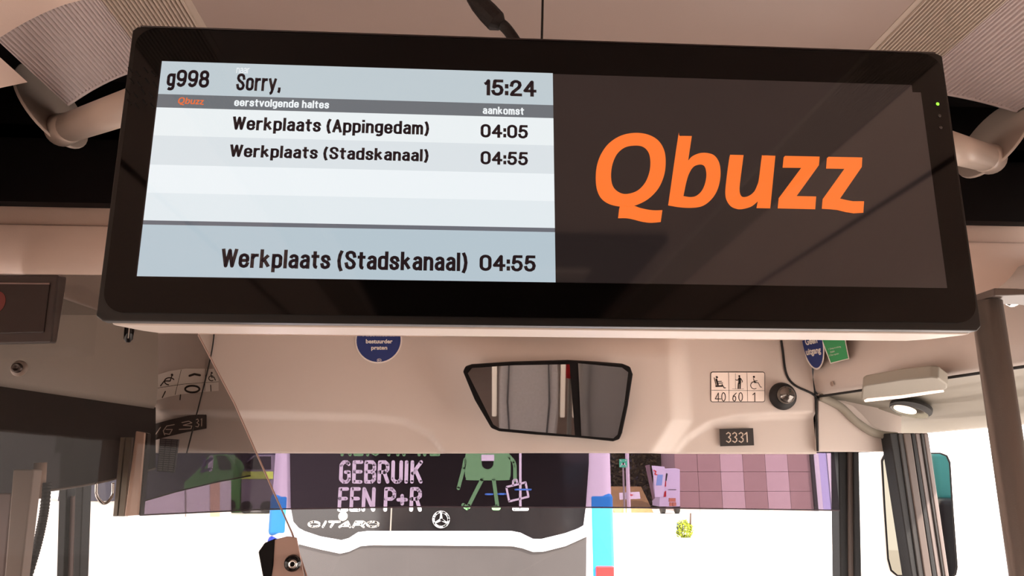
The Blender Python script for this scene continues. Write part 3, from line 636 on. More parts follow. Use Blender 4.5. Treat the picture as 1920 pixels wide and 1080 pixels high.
bm = NB(); strokes(bm, [[(172, 460), (172, 360), (134, 432), (204, 432)], ell(233, 408, 22, 50), [(385, 362), (350, 395), (344, 425)], ell(362, 428, 18, 30), ell(437, 408, 22, 50)], 9, f); lab(obj('lettering', bm, INK, t), 'numbers 40 and 60')
bm = NB(); strokes(bm, [[(582, 382), (606, 360), (606, 462)]], 10, f); lab(obj('lettering', bm, INK, t), 'number 1')
# fleet number plate
def three(x): return [[(x, 848), (x+22, 832), (x+44, 846), (x+46, 870), (x+24, 888), (x+48, 906), (x+48, 932), (x+26, 950), (x, 934)]]
t = thing('number_plate', 'small black plate reading 3331 under the capacity sticker', 'plate', P(1382, 820, YS))
bm = NB(); prism(bm, [tf7(YS+.008)(u, v) for u, v in ((187, 790), (585, 780), (597, 985), (197, 997))], (0, .003, 0)); obj('plate', bm, mat('plate_black', (36, 28, 26), .5), t)
bm = NB(); f2 = tf7(YS+.0072); strokes(bm, three(268)+three(342)+three(418)+[[(484, 855), (510, 832), (516, 944)]], 13, f2); lab(obj('lettering', bm, mat('plate_silver', (226, 208, 192), .4), t), 'raised numbers 3331')
# reflections in the tinted glass, modelled as a second sticker and plate
t = thing('capacity_sticker', 'dim stretched wheelchair capacity sticker standing in for its reflection in the partition glass', 'sticker', P(345, 730, YS))
dimf = mat('reflection_face', (246, 238, 230), .6); f3 = lambda u, v: P(240+u/3.857, 660+v/3.857, YS-.0012)
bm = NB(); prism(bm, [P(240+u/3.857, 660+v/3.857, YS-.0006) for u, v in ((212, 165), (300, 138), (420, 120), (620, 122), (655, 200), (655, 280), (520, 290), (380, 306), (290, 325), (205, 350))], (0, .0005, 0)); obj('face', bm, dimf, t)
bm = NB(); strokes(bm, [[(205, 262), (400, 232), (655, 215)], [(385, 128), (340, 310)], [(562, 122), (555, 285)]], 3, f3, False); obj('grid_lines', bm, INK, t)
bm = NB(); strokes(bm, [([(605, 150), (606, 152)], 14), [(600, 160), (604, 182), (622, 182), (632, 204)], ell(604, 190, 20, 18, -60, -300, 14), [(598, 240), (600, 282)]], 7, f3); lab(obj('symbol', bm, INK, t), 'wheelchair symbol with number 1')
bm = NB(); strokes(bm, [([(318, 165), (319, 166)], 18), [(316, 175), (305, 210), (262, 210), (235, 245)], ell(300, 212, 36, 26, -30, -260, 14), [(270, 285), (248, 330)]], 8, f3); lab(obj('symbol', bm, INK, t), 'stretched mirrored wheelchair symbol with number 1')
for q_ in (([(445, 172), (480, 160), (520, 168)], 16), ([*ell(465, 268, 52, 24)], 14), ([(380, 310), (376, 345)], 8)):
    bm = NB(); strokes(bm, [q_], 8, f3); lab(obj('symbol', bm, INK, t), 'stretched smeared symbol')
t = thing('number_plate', 'dim dark plate ending in 31 standing in for its reflection in the partition glass', 'plate', P(340, 800, YS))
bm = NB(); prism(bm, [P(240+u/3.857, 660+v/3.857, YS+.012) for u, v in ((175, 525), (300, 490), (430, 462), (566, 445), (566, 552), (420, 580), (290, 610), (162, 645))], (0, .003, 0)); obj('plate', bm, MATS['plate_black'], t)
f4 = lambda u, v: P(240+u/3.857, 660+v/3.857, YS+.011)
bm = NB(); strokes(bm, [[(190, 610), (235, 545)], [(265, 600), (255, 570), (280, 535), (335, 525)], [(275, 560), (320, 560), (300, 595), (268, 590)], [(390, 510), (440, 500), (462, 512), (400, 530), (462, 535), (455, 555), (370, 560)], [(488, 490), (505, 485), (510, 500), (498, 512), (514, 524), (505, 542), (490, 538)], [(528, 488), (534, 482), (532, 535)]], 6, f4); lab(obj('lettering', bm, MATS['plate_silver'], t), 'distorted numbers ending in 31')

# ================================================================== DOOR HEADER: stickers, lamps
hp0 = A1+hn*.006+Vector((0, 0, .05)); hnn = (hn+Vector((0, 0, -.12))).normalized(); pln = (hp0+hnn*.006, hnn)
def hq(x, y, o=0): return PL(x, y, hp0+hnn*(.006+o), hnn)
t = thing('oval_sticker', 'blue oval sticker reading Geen uitgang on the door header', 'sticker', hq(1526, 655))
def ovpx(cx, cy, rx, ry, sk): return [(cx+rx*math.cos(k*math.pi/20)+sk*ry*math.sin(k*math.pi/20), cy+ry*math.sin(k*math.pi/20)) for k in range(40)]
bm = NB(); prism(bm, [hq(*q) for q in ovpx(1523, 640, 21, 53, .15)], -hnn*.001); obj('border', bm, WHITE, t)
bm = NB(); prism(bm, [hq(*q, .0008) for q in ovpx(1523, 640, 18.5, 50, .15)], -hnn*.0005); obj('face', bm, BLUE, t)
ptext('Geen', ((1511, 648), (1533, 643), (1508, 634), (1530, 629)), 0, WHITE, t, .03, pln=(hp0+hnn*.0076, hnn))
ptext('uitgang', ((1513, 670), (1540, 665), (1510, 655), (1538, 650)), 0, WHITE, t, .03, pln=(hp0+hnn*.0076, hnn))
t = thing('instruction_sticker', 'green rectangular instruction sticker beside the blue oval', 'sticker', hq(1568, 655))
bm = NB(); prism(bm, [hq(*q) for q in ((1530, 612), (1578, 602), (1592, 673), (1557, 682))], -hnn*.001); obj('border', bm, WHITE, t)
bm = NB(); prism(bm, [hq(*q, .0008) for q in ((1533, 614), (1577, 605), (1590, 672), (1558, 680))], -hnn*.0005); obj('face', bm, GREEN, t)
for s, q in (('1. Greep in richting', ((1554, 657), (1577, 652), (1553, 653), (1576, 648))), ('draaien', ((1557, 662), (1565, 660), (1556, 658), (1564, 656))), ('2. Deur openen', ((1555, 669), (1573, 665), (1554, 665), (1572, 661)))):
    ptext(s, q, 0, WHITE, t, .0, pln=(hp0+hnn*.0076, hnn))
c = hq(1559, 720); bm = NB(); lathe(bm, [(0, .001), (.005, .002), (.007, .001)], c-hnn*.002, hnn, 18); tag(obj('lock_cap', bm, mat('cap', (180, 160, 148), .3, metal=.5), smooth=True), 'tiny round lock cap low on the door header', 'cap')
# lamps on the soffit: plane through A, C
sn = (C0-A0).cross(dh).normalized()
if sn.z > 0: sn = -sn
sp0 = A0.lerp(C0, .5)
def sq(x, y, o=0): return PL(x, y, sp0+sn*o, sn)
t = thing('door_lamp', 'long pale lamp bar with one slanted end below the door header', 'lamp', sq(1695, 735))
a = [sq(*q, -.004) for q in ((1620, 728), (1615, 752), (1645, 752), (1700, 744), (1768, 736), (1777, 724), (1765, 712), (1745, 710), (1690, 716))]
bm = NB(); low = [sq(*q, .022) for q in ((1615, 740), (1616, 752), (1700, 746), (1768, 737), (1777, 727), (1740, 716), (1690, 722))]
P4 = [(1617, 727), (1622, 724), (1690, 713), (1745, 708), (1760, 710), (1776, 722), (1776, 729), (1768, 734), (1690, 745), (1620, 753), (1615, 750)]
pa = [PL(x, y, sp0+sn*.030, sn) for x, y in P4]; prism(bm, pa, -sn*.028); obj('lamp_body', bm, GREENISH, t, bevel=.004)
bm = NB(); prism(bm, [PL(x, y, sp0+sn*.0315, sn) for x, y in ((1620, 751), (1626, 748), (1690, 742), (1745, 734), (1768, 732), (1770, 735), (1690, 747), (1622, 754))], -sn*.002); lab(obj('diffuser', bm, mat('diffuser_lit', (250, 235, 225), .4, emit=(255, 225, 205), es=.9), t), 'glowing lamp diffuser strip')
t = thing('spot_lamp', 'oval chrome spot lamp with black rim below the long lamp bar', 'lamp', sq(1708, 770))
Sc = PL(1707, 768, sp0+sn*.012, sn); ax = (P(1749, 776, Sc.y)-P(1665, 758, Sc.y)).normalized()
def ov(cx, cy, rx, ry, o, ang=10):
    a = math.radians(ang); pts = []
    for k in range(32):
        u = rx*math.cos(k*math.pi/16); v = ry*math.sin(k*math.pi/16); pts.append(PL(cx+u*math.cos(a)-v*math.sin(a), cy+u*math.sin(a)+v*math.cos(a), sp0+sn*o, sn))
    return pts
bm = NB(); loft(bm, [ov(1709, 762, 41, 14, .004)+ov(1709, 762, 41, 14, .004)[:1], ov(1708, 768, 41, 14, .016)+ov(1708, 768, 41, 14, .016)[:1]]); bm.faces.new([bm.verts.new(p) for p in ov(1708, 768, 41, 14, .016)]); obj('rim', bm, RUB, t)
bm = NB(); prism(bm, ov(1705, 772, 37, 9.5, .0175, 14), -sn*.001); obj('reflector', bm, CHROME, t)
bm = NB(); prism(bm, ov(1697, 769, 22, 6, .019, 13), -sn*.001); lab(obj('lamp_lens', bm, mat('lens_lit', (255, 240, 225), .3, emit=(255, 232, 214), es=1.1), t), 'bright warm lamp lens')

# ================================================================== POLE AT RIGHT
YP = 1.2; pc = P(1857, 627, YP)
t = thing('grab_pole', 'thick grey upright grab pole at the right edge by the door', 'pole', Vector((pc.x, YP, ZF)))
zt_ = P(1857, 566, YP).z
bm = NB(); tube(bm, [Vector((pc.x+.001, YP, ZF)), Vector((pc.x+.001, YP, zt_))], .0235, 28); obj('pole', bm, POLE, t, smooth=True)
bm = NB(); pts = [P(x, y, YP) for x, y in ((1838, 549), (1880, 550), (1935, 554), (2000, 560), (2000, 572), (1935, 563), (1890, 562), (1838, 564))]; prism([bm, bm][0], [p-Vector((0, .035, 0)) for p in pts], (0, .07, 0)); obj('top_plate', bm, mat('plate_grey', (96, 84, 78), .4), t, bevel=.002)
t = thing('ceiling_spot', 'small bright round spot beside the top of the grab pole', 'lamp', P(1897, 568, 1.3))
bm = NB(); lathe(bm, [(0, .006), (.008, .006), (.013, .002), (.014, 0)], P(1900, 566, 1.3), (-.1, -.4, -1), 20); obj('bezel', bm, CHROME, t, smooth=True)

# ================================================================== EXTERIOR MIRROR
YM = 2.62
t = thing('wing_mirror', 'tall rounded outside mirror behind the door posts', 'mirror', P(1720, 1085, YM))
rm = [(1650, 862), (1655, 851), (1668, 847), (1765, 847), (1778, 852), (1784, 865), (1790, 960), (1798, 1065), (1795, 1080), (1785, 1086), (1680, 1082), (1668, 1072), (1662, 1050), (1655, 950)]
mn2 = Vector((-.22, -1, 0)).normalized(); MM = P(1720, 960, YM)
bm = NB(); prism(bm, [PL(x, y, MM, mn2) for x, y in rm], -mn2*.06); obj('mirror_housing', bm, mat('mirror_shell', (190, 176, 166), .4), t, bevel=.012)
cx, cy = 1722, 965
bm = NB(); prism(bm, [PL(cx+(x-cx)*.975, cy+(y-cy)*.985, MM+mn2*.0015, mn2) for x, y in rm], -mn2*.001); obj('black_rim', bm, BLACK, t)
bm = NB(); prism(bm, [PL(cx+(x-cx)*.92, cy+(y-cy)*.965, MM+mn2*.003, mn2) for x, y in rm], -mn2*.001); obj('mirror_glass', bm, MIRX, t)
bm = NB(); tube(bm, [MM+Vector((.0, .05, .2)), Vector((1.5, 2.6, .35)), Vector((1.3, 2.4, .45))], .014, 10); obj('arm', bm, RUB, t, smooth=True)

# ================================================================== SEATS AND EXTINGUISHER (seen in the mirror)
def seat(label, x, y, group='fabric passenger seats seen in the mirror'):
    t = thing('passenger_seat', label, 'seat', (x, y, ZF), group)
    bm = NB(); box(bm, (x, y, ZF+.52), (.44, .42, .10)); obj('seat_cushion', bm, SEAT, t, bevel=.03, seg=4)
    bm = NB(); pts = []
    for hz, wv, dy in ((.50, .40, .22), (.75, .44, .24), (1.05, .45, .27), (1.22, .40, .30), (1.30, .30, .31)):
        pts.append((hz, wv, dy))
    rings = []
    for hz, wv, dy in pts:
        rings.append([bm.verts.new((x+wv/2*sx, y-dy+oy, ZF+hz)) for sx, oy in ((-1, .0), (-.92, .045), (-.5, .03), (.5, .03), (.92, .045), (1, 0), (.9, -.06), (-.9, -.06))])
    for i in range(len(rings)-1):
        for k in range(8): bm.faces.new((rings[i][k], rings[i][(k+1) % 8], rings[i+1][(k+1) % 8], rings[i+1][k]))
    bm.faces.new(rings[0]); bm.faces.new(rings[-1]); obj('backrest', bm, SEAT, t, bevel=.012, seg=3)
    bm = NB(); tube(bm, [(x-.13, y-.185, ZF+.55), (x-.15, y-.205, ZF+.85), (x-.14, y-.235, ZF+1.15), (x, y-.245, ZF+1.2), (x+.14, y-.235, ZF+1.15), (x+.15, y-.205, ZF+.85), (x+.13, y-.185, ZF+.55)], .006, 8); obj('seam_piping', bm, mat('piping_dark', (70, 66, 66), .8), t)
    for s in (-1, 1):
        bm = NB(); box(bm, (x+s*.245, y-.24, ZF+.98), (.035, .05, .50)); obj('side_grip', bm, mat('grip_cream', (236, 226, 212), .5), t, bevel=.008)
        bm = NB(); box(bm, (x+s*.17, y, ZF+.235), (.04, .34, .47)); obj('leg', bm, GREYP, t, bevel=.008)
    return t
seat('grey fabric passenger seat reflected in the middle of the driver mirror', .16, -1.2)
seat('grey fabric passenger seat reflected at the narrow mirror pane', .74, -1.2)
seat('grey fabric passenger seat reflected at the left end of the mirror', -.62, -1.6)
t = thing('fire_extinguisher', 'red fire extinguisher reflected beside the seat in the driver mirror', 'extinguisher', (.47, -1.68, ZF+.9))
bm = NB(); lathe(bm, [(0, 0), (.05, .01), (.055, .04), (.055, .32), (.03, .37), (.016, .39), (.016, .42)], (.47, -1.68, ZF+.95), (0, 0, 1), 24); obj('cylinder', bm, mat('extinguisher_red', (190, 20, 24), .3), t, smooth=True)
bm = NB(); box(bm, (.47, -1.65, ZF+1.40), (.03, .10, .04)); obj('valve', bm, BLACK, t, bevel=.004)
bm = NB(); tube(bm, [(.47, -1.68, ZF), (.47, -1.68, ZF+.97)], .018, 12); obj('stand', bm, GREYP, t)
# roof hatch behind the camera (seen in the display glass)
t = thing('roof_hatch', 'dark roof hatch with a striped pale notice reflected in the display glass', 'hatch', (XC, -1.5, .70))
bm = NB(); box(bm, (XC-.02, -1.45, .705), (1.02, 2.2, .02)); obj('hatch_panel', bm, BLACK, t, bevel=.006)
bm = NB(); box(bm, (XC+.12, -.75, .69), (.36, .14, .008)); lab(obj('notice', bm, mat('notice', (190, 176, 160), .5), t), 'pale notice panel')
for i in range(3): bm = NB(); box(bm, (XC+.12, -.79+i*.035, .684), (.36, .005, .004)); obj('stripe', bm, RUB, t)

# ================================================================== OUTSIDE
bm = NB(); box(bm, (0, 30, ZR-.05), (120, 100, .1)); struct(obj('road', bm, mat('pale_concrete', (205, 196, 186), .8, var=.12, vscale=.4, bump=.3, bscale=20)))
# own bus side skin outside the door for the wing mirror
bm = NB(); box(bm, (1.47, -1.5, -1.25), (.03, 5.2, 1.2)); trim(bm, WPAINT)
YR = 6.0
def R(x, y, o=0): return P(x, y, YR-o)
xl, xr = P(505, 950, YR).x, P(1150, 950, YR).x
LILAC = mat('body_white', (236, 232, 240), .35); SKYB = mat('body_sky_blue', (40, 150, 230), .35); DBL = mat('body_deep_blue', (20, 60, 190), .35); DGL = mat('dark_window', (26, 24, 25), .08)
bus = thing('city_bus', 'rear of the city bus ahead with white, blue and black tail', 'bus', (0, YR+1.5, ZR))
bm = NB(); box(bm, ((xl+xr)/2, YR+2.6, (ZR+.3+1.0)/2), (xr-xl, 5.2, 1.0-(ZR+.3))); obj('body', bm, LILAC, bus, bevel=.08, seg=4)
zc = R(1120, 925).z
for xa, xb in ((xl-.001, R(542, 950).x), (R(1104, 950).x, xr+.001)):
    zz = R(520, 1005).z if xa < 0 else R(520, 1200).z
    bm = NB(); box(bm, ((xa+xb)/2, YR-.004+.1, (zc+zz)/2), (xb-xa, .2, zc-zz)); lab(obj('corner_panel', bm, SKYB, bus, bevel=.03), 'sky blue corner panel')
    bm = NB(); box(bm, ((xa+xb)/2, YR-.003+.1, (zz+ZR+.3)/2), (xb-xa, .2, zz-ZR-.3)); lab(obj('corner_panel', bm, DBL if xa < 0 else SKYB, bus, bevel=.03), 'lower blue corner panel')
win = [(542, 760), (1104, 760), (1104, 870), (1098, 955), (1094, 985), (1065, 1000), (1015, 1011), (1000, 1010), (975, 999), (960, 996), (680, 997), (660, 1006), (645, 1013), (628, 1013), (590, 1004), (565, 995), (550, 978), (545, 950)]
bm = NB(); prism(bm, [R(x, y, .02) for x, y in win], (0, .03, 0)); obj('rear_window', bm, DGL, bus)
curve = [(553, 990), (570, 999), (600, 1009), (640, 1016), (655, 1012), (672, 1001), (688, 999), (960, 999), (975, 1002), (998, 1014), (1015, 1014), (1060, 1003), (1096, 990)]
bm = NB(); tube(bm, [R(x, y, .03) for x, y in curve], .012, 8); obj('window_seal', bm, RUB, bus)
lowc = [(560, 1020), (600, 1030), (638, 1038), (655, 1034), (676, 1024), (700, 1022), (960, 1024), (980, 1028), (1000, 1035), (1020, 1034), (1060, 1024), (1100, 1006)]
bm = NB(); prism(bm, [R(x, y, .03) for x, y in curve]+[R(x, y, .03) for x, y in lowc[::-1]], (0, .04, 0)); lab(obj('bumper_band', bm, WPAINT, bus), 'white curved band under the rear window')
bm = NB(); prism(bm, [R(x, y, .015) for x, y in lowc]+[R(1096, 1300), R(566, 1300)], (0, .02, 0)); lab(obj('engine_cover', bm, mat('cover_grey', (74, 70, 69), .35, var=.3, vscale=2), bus), 'dark grey engine cover')
bm = NB(); prism(bm, [R(x, y, .03) for x, y in ((1118, 1062), (1152, 1062), (1153, 1130), (1119, 1130))], (0, .04, 0)); lab(obj('tail_light', bm, mat('tail_red', (230, 40, 40), .3), bus, bevel=.01), 'red tail light')
bm = NB(); tube(bm, [R(734, 952, .022), R(732, 996, .022)], .006, 6); obj('panel_joint', bm, mat('joint', (120, 112, 104), .5), bus)
bm = NB(); lathe(bm, [(0, .02), (.012, .02), (.02, .012), (.03, .012), (.034, 0)], R(643, 968, .02), (0, -1, 0), 20); obj('washer_nozzle', bm, mat('nozzle', (205, 196, 186), .4), bus, smooth=True)
tr = lambda u, v: R(620+u/6.75, 840+v/6.75, .024)
L1 = [[(230, 205), (205, 178), (165, 178), (135, 215), (128, 395), (160, 428), (205, 428), (232, 395), (232, 305), (190, 305)], [(390, 178), (300, 178), (293, 428), (380, 428)], [(297, 300), (380, 300)],
      [(450, 178), (445, 428), (520, 428), (552, 395), (552, 330), (525, 300), (448, 300)], [(525, 300), (555, 270), (555, 210), (530, 178), (450, 178)],
      [(612, 428), (622, 178), (690, 178), (722, 210), (722, 270), (690, 305), (620, 305)], [(680, 310), (720, 428)], [(792, 178), (787, 395), (818, 428), (860, 428), (890, 395), (893, 178)],
      [(962, 178), (955, 428)], [(1035, 178), (1028, 428)], [(1145, 178), (1040, 320)], [(1075, 280), (1140, 428)]]
L2 = [[(210, 518), (122, 518), (108, 782), (200, 782)], [(115, 640), (195, 640)], [(360, 518), (272, 518), (258, 782), (355, 782)], [(265, 640), (348, 640)], [(412, 782), (425, 518), (538, 782), (548, 518)],
      [(690, 782), (702, 518), (770, 518), (805, 555), (805, 615), (770, 645), (695, 645)], [(855, 655), (955, 655)], [(905, 605), (905, 705)],
      [(1018, 782), (1028, 518), (1100, 518), (1132, 555), (1132, 610), (1095, 645), (1022, 645)], [(1090, 650), (1130, 782)]]
bm = NB(); strokes(bm, L1, 46, tr); lab(obj('lettering', bm, WPAINT, bus), 'pale lettering reading GEBRUIK')
bm = NB(); strokes(bm, L2, 46, tr); lab(obj('lettering', bm, WPAINT, bus), 'pale lettering reading EEN P+R')
PG = mat('picto_green', (116, 178, 116), .5)
up = lambda l: [[(x, y-322) for x, y in k] for k in l]
LG = [[(145, 85), (155, -160), (215, -160), (240, -120), (235, -60), (150, -40)], [(210, -40), (245, 85)], [(400, -160), (315, -160), (308, 82), (395, 82)], [(312, -40), (390, -40)], [(468, 85), (475, -160)],
      [(605, -130), (570, -160), (535, -130), (535, -70), (605, 0), (605, 55), (570, 82), (530, 60)], [(735, 85), (742, -160)], [(690, -160), (790, -160)], [(850, 85), (890, -160), (928, 85)],
      [(1120, 85), (1130, -160)], [(1130, -160), (1190, 85), (1200, -160)], [(1370, -160), (1280, -160), (1272, 82), (1365, 82)]]
bm = NB(); strokes(bm, LG, 42, tr); lab(obj('lettering', bm, PG, bus), 'green lettering row mostly cut off')
tp = lambda o: (lambda u, v: R(840+u/10.8, 860+v/10.8, o))
bm = NB(); fill(bm, [smoothpoly([(400, -300), (1200, -300), (1265, 50), (1268, 320), (1245, 400), (1170, 436), (430, 436), (365, 400), (345, 320), (335, 50)], ang=60)], tp(.024))
strokes(bm, [([(345, 20), (320, 180), (210, 600)], 72), ([(1230, -60), (1330, 60), (1355, 150), (1357, 440)], 72), ([(690, 420), (420, 950)], 76), ([(925, 420), (1000, 960)], 76), ([(310, 940), (385, 1000)], 84), ([(430, 970), (385, 1005)], 70), ([(930, 1000), (1020, 1000)], 92)], 70, tp(.024)); lab(obj('pictogram', bm, PG, bus), 'green walking block shaped pictogram')
bm = NB(); bm.faces.new([bm.verts.new(tp(.026)(*q)) for q in ((675, -80), (935, -80), (935, 45), (675, 45))]); lab(obj('pictogram_patch', bm, WPAINT, bus), 'white patch on the pictogram')
bm = NB(); bm.faces.new([bm.verts.new(tp(.026)(*q)) for q in [(685, 48)]+[(802-117*math.cos(k*math.pi/12), 95+117*math.sin(k*math.pi/12)) for k in range(13)]+[(918, 48)]]); lab(obj('pictogram_patch', bm, DGL, bus), 'dark half round patch on the pictogram')
bm = NB(); strokes(bm, [([(1465, -200), (1465, 1000)], 50), ([(1335, 1020), (1600, 1020)], 72), ([(1180, 575), (1570, 480), (1630, 770), (1240, 865), (1180, 575)], 42), ([(1318, 530), (1318, 450), (1345, 425), (1390, 430), (1405, 500)], 40)], 45, tp(.0255)); lab(obj('pictogram_sign', bm, WPAINT, bus), 'pale post and suitcase outline')
bm = NB(); strokes(bm, [([(765, 720), (900, 720)], 36), ([(1015, 716), (1165, 716)], 36), ([(1365, 625), (1675, 625)], 34)], 36, tp(.027)); lab(obj('pictogram_line', bm, mat('picto_blue', (80, 150, 235), .5), bus), 'short blue lines')
tc_ = lambda u, v: R(460+u/6, 940+v/6, .028)
bm = NB(); W3 = 25
strokes(bm, [ell(775, 258, 62, 27, 25, 335, 22), [(905, 229), (872, 287)], [(945, 229), (1060, 229)], [(1000, 229), (962, 287)], [(1060, 288), (1150, 229), (1178, 288)], [(1100, 275), (1170, 275)],
             [(1212, 288), (1245, 229), (1320, 229), (1345, 240), (1325, 258), (1240, 260)], [(1300, 262), (1330, 288)], ell(1435, 258, 66, 27)], W3, tc_); lab(obj('lettering', bm, CHROME, bus), 'bright lettering reading CITARO'); bus.children[-1].data.materials.clear(); bus.children[-1].data.materials.append(WPAINT)
bm = NB(); th = lambda u, v: R(827+u, 974+v, .032)
strokes(bm, [ell(0, 0, 14.2, 14.2, n=36)], 4.2, th)
for a in (-90, 30, 150):
    a = math.radians(a); p = Vector((math.cos(a), math.sin(a))); q = Vector((-p.y, p.x))
    bm.faces.new([bm.verts.new(th(*(v))) for v in (q*2.6-p*0, p*13, -q*2.6)])
    bm.faces.new([bm.verts.new(th(*(v))) for v in (q*2.6-p*1.5, q*1.2+p*13, -q*1.2+p*13, -q*2.6-p*1.5)])
lab(obj('badge', bm, WPAINT, bus), 'round three pointed star badge')
# block wall building
YW = 46.0
def W(x, y): return P(x, y, YW)
x0, x1 = W(1266, 900).x, W(1521, 900).x; bw = (x1-x0)/6; bh = 1.12
bld = thing('block_building', 'pinkish concrete block building to the right beyond the windscreen', 'building', ((x0+x1)/2, YW, ZR))
bm = NB(); box(bm, ((x0+x1)/2, YW+1.6, ZR+3.3), (x1-x0-.02, 3.1, 6.6)); obj('core_wall', bm, mat('mortar', (176, 156, 150), .9), bld)
ba = NB(); box(ba, (0, 0, 0), (bw-.022, .16, bh-.022)); bmesh.ops.bevel(ba, geom=ba.edges[:], offset=.008, segments=1)
bmats = [mat('block_pink', (178, 152, 142), .85, var=.15, vscale=2, bump=.4, bscale=30), mat('block_light', (208, 188, 182), .85, var=.1, bump=.4, bscale=30)]
mes = []
for m in bmats: me = bpy.data.meshes.new('block'); ba.to_mesh(me); me.materials.append(m); mes.append(me)
ba.free()
rng = random.Random(2)
for r in range(6):
    for c_ in range(6):
        o = bpy.data.objects.new('block', mes[1 if c_ in (2, 4) and rng.random() < .9 else 0]); COL.objects.link(o)
        o.location = (x0+(c_+.5)*bw, YW+.03+rng.uniform(-.006, .006), ZR+(r+.5)*bh); attach(o, bld)
t = thing('pale_building', 'pale lilac clad building right of the block wall', 'building', (W(1550, 900).x, YW, ZR))
a, b = W(1524, 900).x, W(1600, 900).x
for i in range(5):
    bm = NB(); box(bm, (a+(b-a)*(i+.5)/5, YW+.6+.05*(i % 2), ZR+3.3), ((b-a)/5-.03, 1.2, 6.6)); obj('cladding_panel', bm, [WPAINT, mat('clad_blue', (196, 200, 236), .5)][i % 2], t)
bm = NB(); box(bm, (a-.0, YW-.12, ZR+3.3), (.2, .15, 6.6)); obj('down_pipe', bm, DK, t)
# shrubs
def leafball(bm, c, r, n, sz, rng):
    for _ in range(n):
        d = Vector((rng.gauss(0, 1), rng.gauss(0, 1), rng.gauss(0, 1))).normalized()*rng.uniform(.55, 1)
        p = Vector((c[0]+d.x*r[0], c[1]+d.y*r[1], c[2]+d.z*r[2])); u = Vector((rng.gauss(0, 1), rng.gauss(0, 1), rng.gauss(0, 1))).normalized(); v = u.orthogonal().normalized()
        s = sz*rng.uniform(.6, 1.3); bm.faces.new([bm.verts.new(p+q) for q in (u*s, v*s*.45, -u*s, -v*s*.45)])
def shrub(label, c, r, n, sz, m, seed, grp='shrubs beyond the bus ahead'):
    t = thing('shrub', label, 'shrub', (c[0], c[1], ZR), grp); rng = random.Random(seed)
    bm = NB(); leafball(bm, c, r, n, sz, rng); o = obj('foliage', bm, m, t); o['kind'] = 'stuff'
    bm = NB()
    for k in range(4): tube(bm, [(c[0], c[1], ZR), (c[0]+rng.uniform(-.5, .5)*r[0], c[1]+rng.uniform(-.3, .3), c[2])], .03, 6)
    obj('stem', bm, mat('bark', (70, 52, 40), .9), t)
YT = 50.0
OL = mat('leaf_olive', (104, 92, 50), .8, rgb2=(60, 62, 34), vscale=3); DG = mat('leaf_dark', (44, 54, 40), .8, rgb2=(26, 32, 26), vscale=3)
c = P(1200, 880, YT); shrub('tall olive brown shrub between the bus and the block wall', (c.x, YT, .2), (1.9, 1.0, 3.2), 4200, .17, OL, 1)
c = P(1248, 850, YT+2); shrub('dark green shrub above the white van', (c.x+.6, YT+5, 1.8), (2.3, 1.2, 3.4), 4500, .19, DG, 2)
c = P(1162, 890, YT+1); shrub('low dark shrub behind the green assembly sign', (c.x, YT+3, -.3), (1.3, .9, 1.9), 2600, .16, DG, 3)
bm = NB(); g0, g1 = P(1150, 955, 45), P(1222, 955, 45); prism(bm, [(g0.x, 44.6, ZR), (g0.x, 44.8, ZR+.1), (g0.x, 47.5, -.75), (g0.x, 47.5, ZR)], (g1.x-g0.x, 0, 0)); tag(obj('grass_bank', bm, mat('dry_grass', (170, 140, 84), .9, rgb2=(120, 100, 60), vscale=6, bump=1, bscale=60)), 'dry yellow grass bank between bus and block wall', 'grass')['kind'] = 'stuff'
bm = NB(); box(bm, (-6, 66, 2.2), (52, 1, 8.6)); tag(obj('distant_hall', bm, mat('hall_grey', (64, 64, 78), .7, var=.3, vscale=.2)), 'dark grey hall far behind the shrubs', 'building')
# green assembly sign
YQ = 40.0
t = thing('assembly_sign', 'small green assembly point sign on a thin post right of the bus', 'sign', P(1168, 930, YQ))
cs = P(1168.5, 868.5, YQ); h = (P(1176, 868, YQ).x-P(1161, 868, YQ).x)/2
bm = NB(); box(bm, cs, (2*h, .02, 2*h)); obj('sign_plate', bm, mat('assembly_green', (60, 190, 140), .5), t)
bm = NB(); f = lambda u, v: Vector((cs.x+u*h, YQ-.013, cs.z-v*h))
strokes(bm, [([(-.2, .2), (.2, .2)], .5), ([(0, -.1), (0, -.1)], .3), ([(-.8, -.8), (-.5, -.5)], .16), ([(.8, -.8), (.5, -.5)], .16), ([(-.8, .8), (-.5, .5)], .16), ([(.8, .8), (.5, .5)], .16)], .2, f); lab(obj('symbol', bm, WHITE, t), 'white people symbol with four corner arrows')
bm = NB(); tube(bm, [(cs.x, YQ+.06, ZR), (cs.x, YQ+.06, cs.z)], .05, 8); obj('post', bm, GREYP, t)
t2 = P(1176, 860, 40.5); bm = NB(); tube(bm, [(t2.x, 40.5, ZR), (t2.x, 40.5, 2.6)], .1, 8); tag(obj('lamp_post', bm, mat('post_white', (220, 210, 216), .5)), 'pale post just behind the green sign', 'post')
t = thing('ground_banner', 'white low banner with a red mark on the dry grass', 'banner', P(1180, 936, 40.8))
bm = NB(); prism(bm, [P(x, y, 40.6) for x, y in ((1161, 924), (1199, 922), (1201, 935), (1162, 937))], (0, .03, 0)); obj('banner_cloth', bm, WPAINT, t)
bm = NB(); strokes(bm, [[(1176, 924), (1182, 927), (1178, 929), (1186, 928)]], 2, lambda u, v: P(u, v, 40.58)); obj('red_mark', bm, mat('mark_red', (225, 60, 50), .5), t)
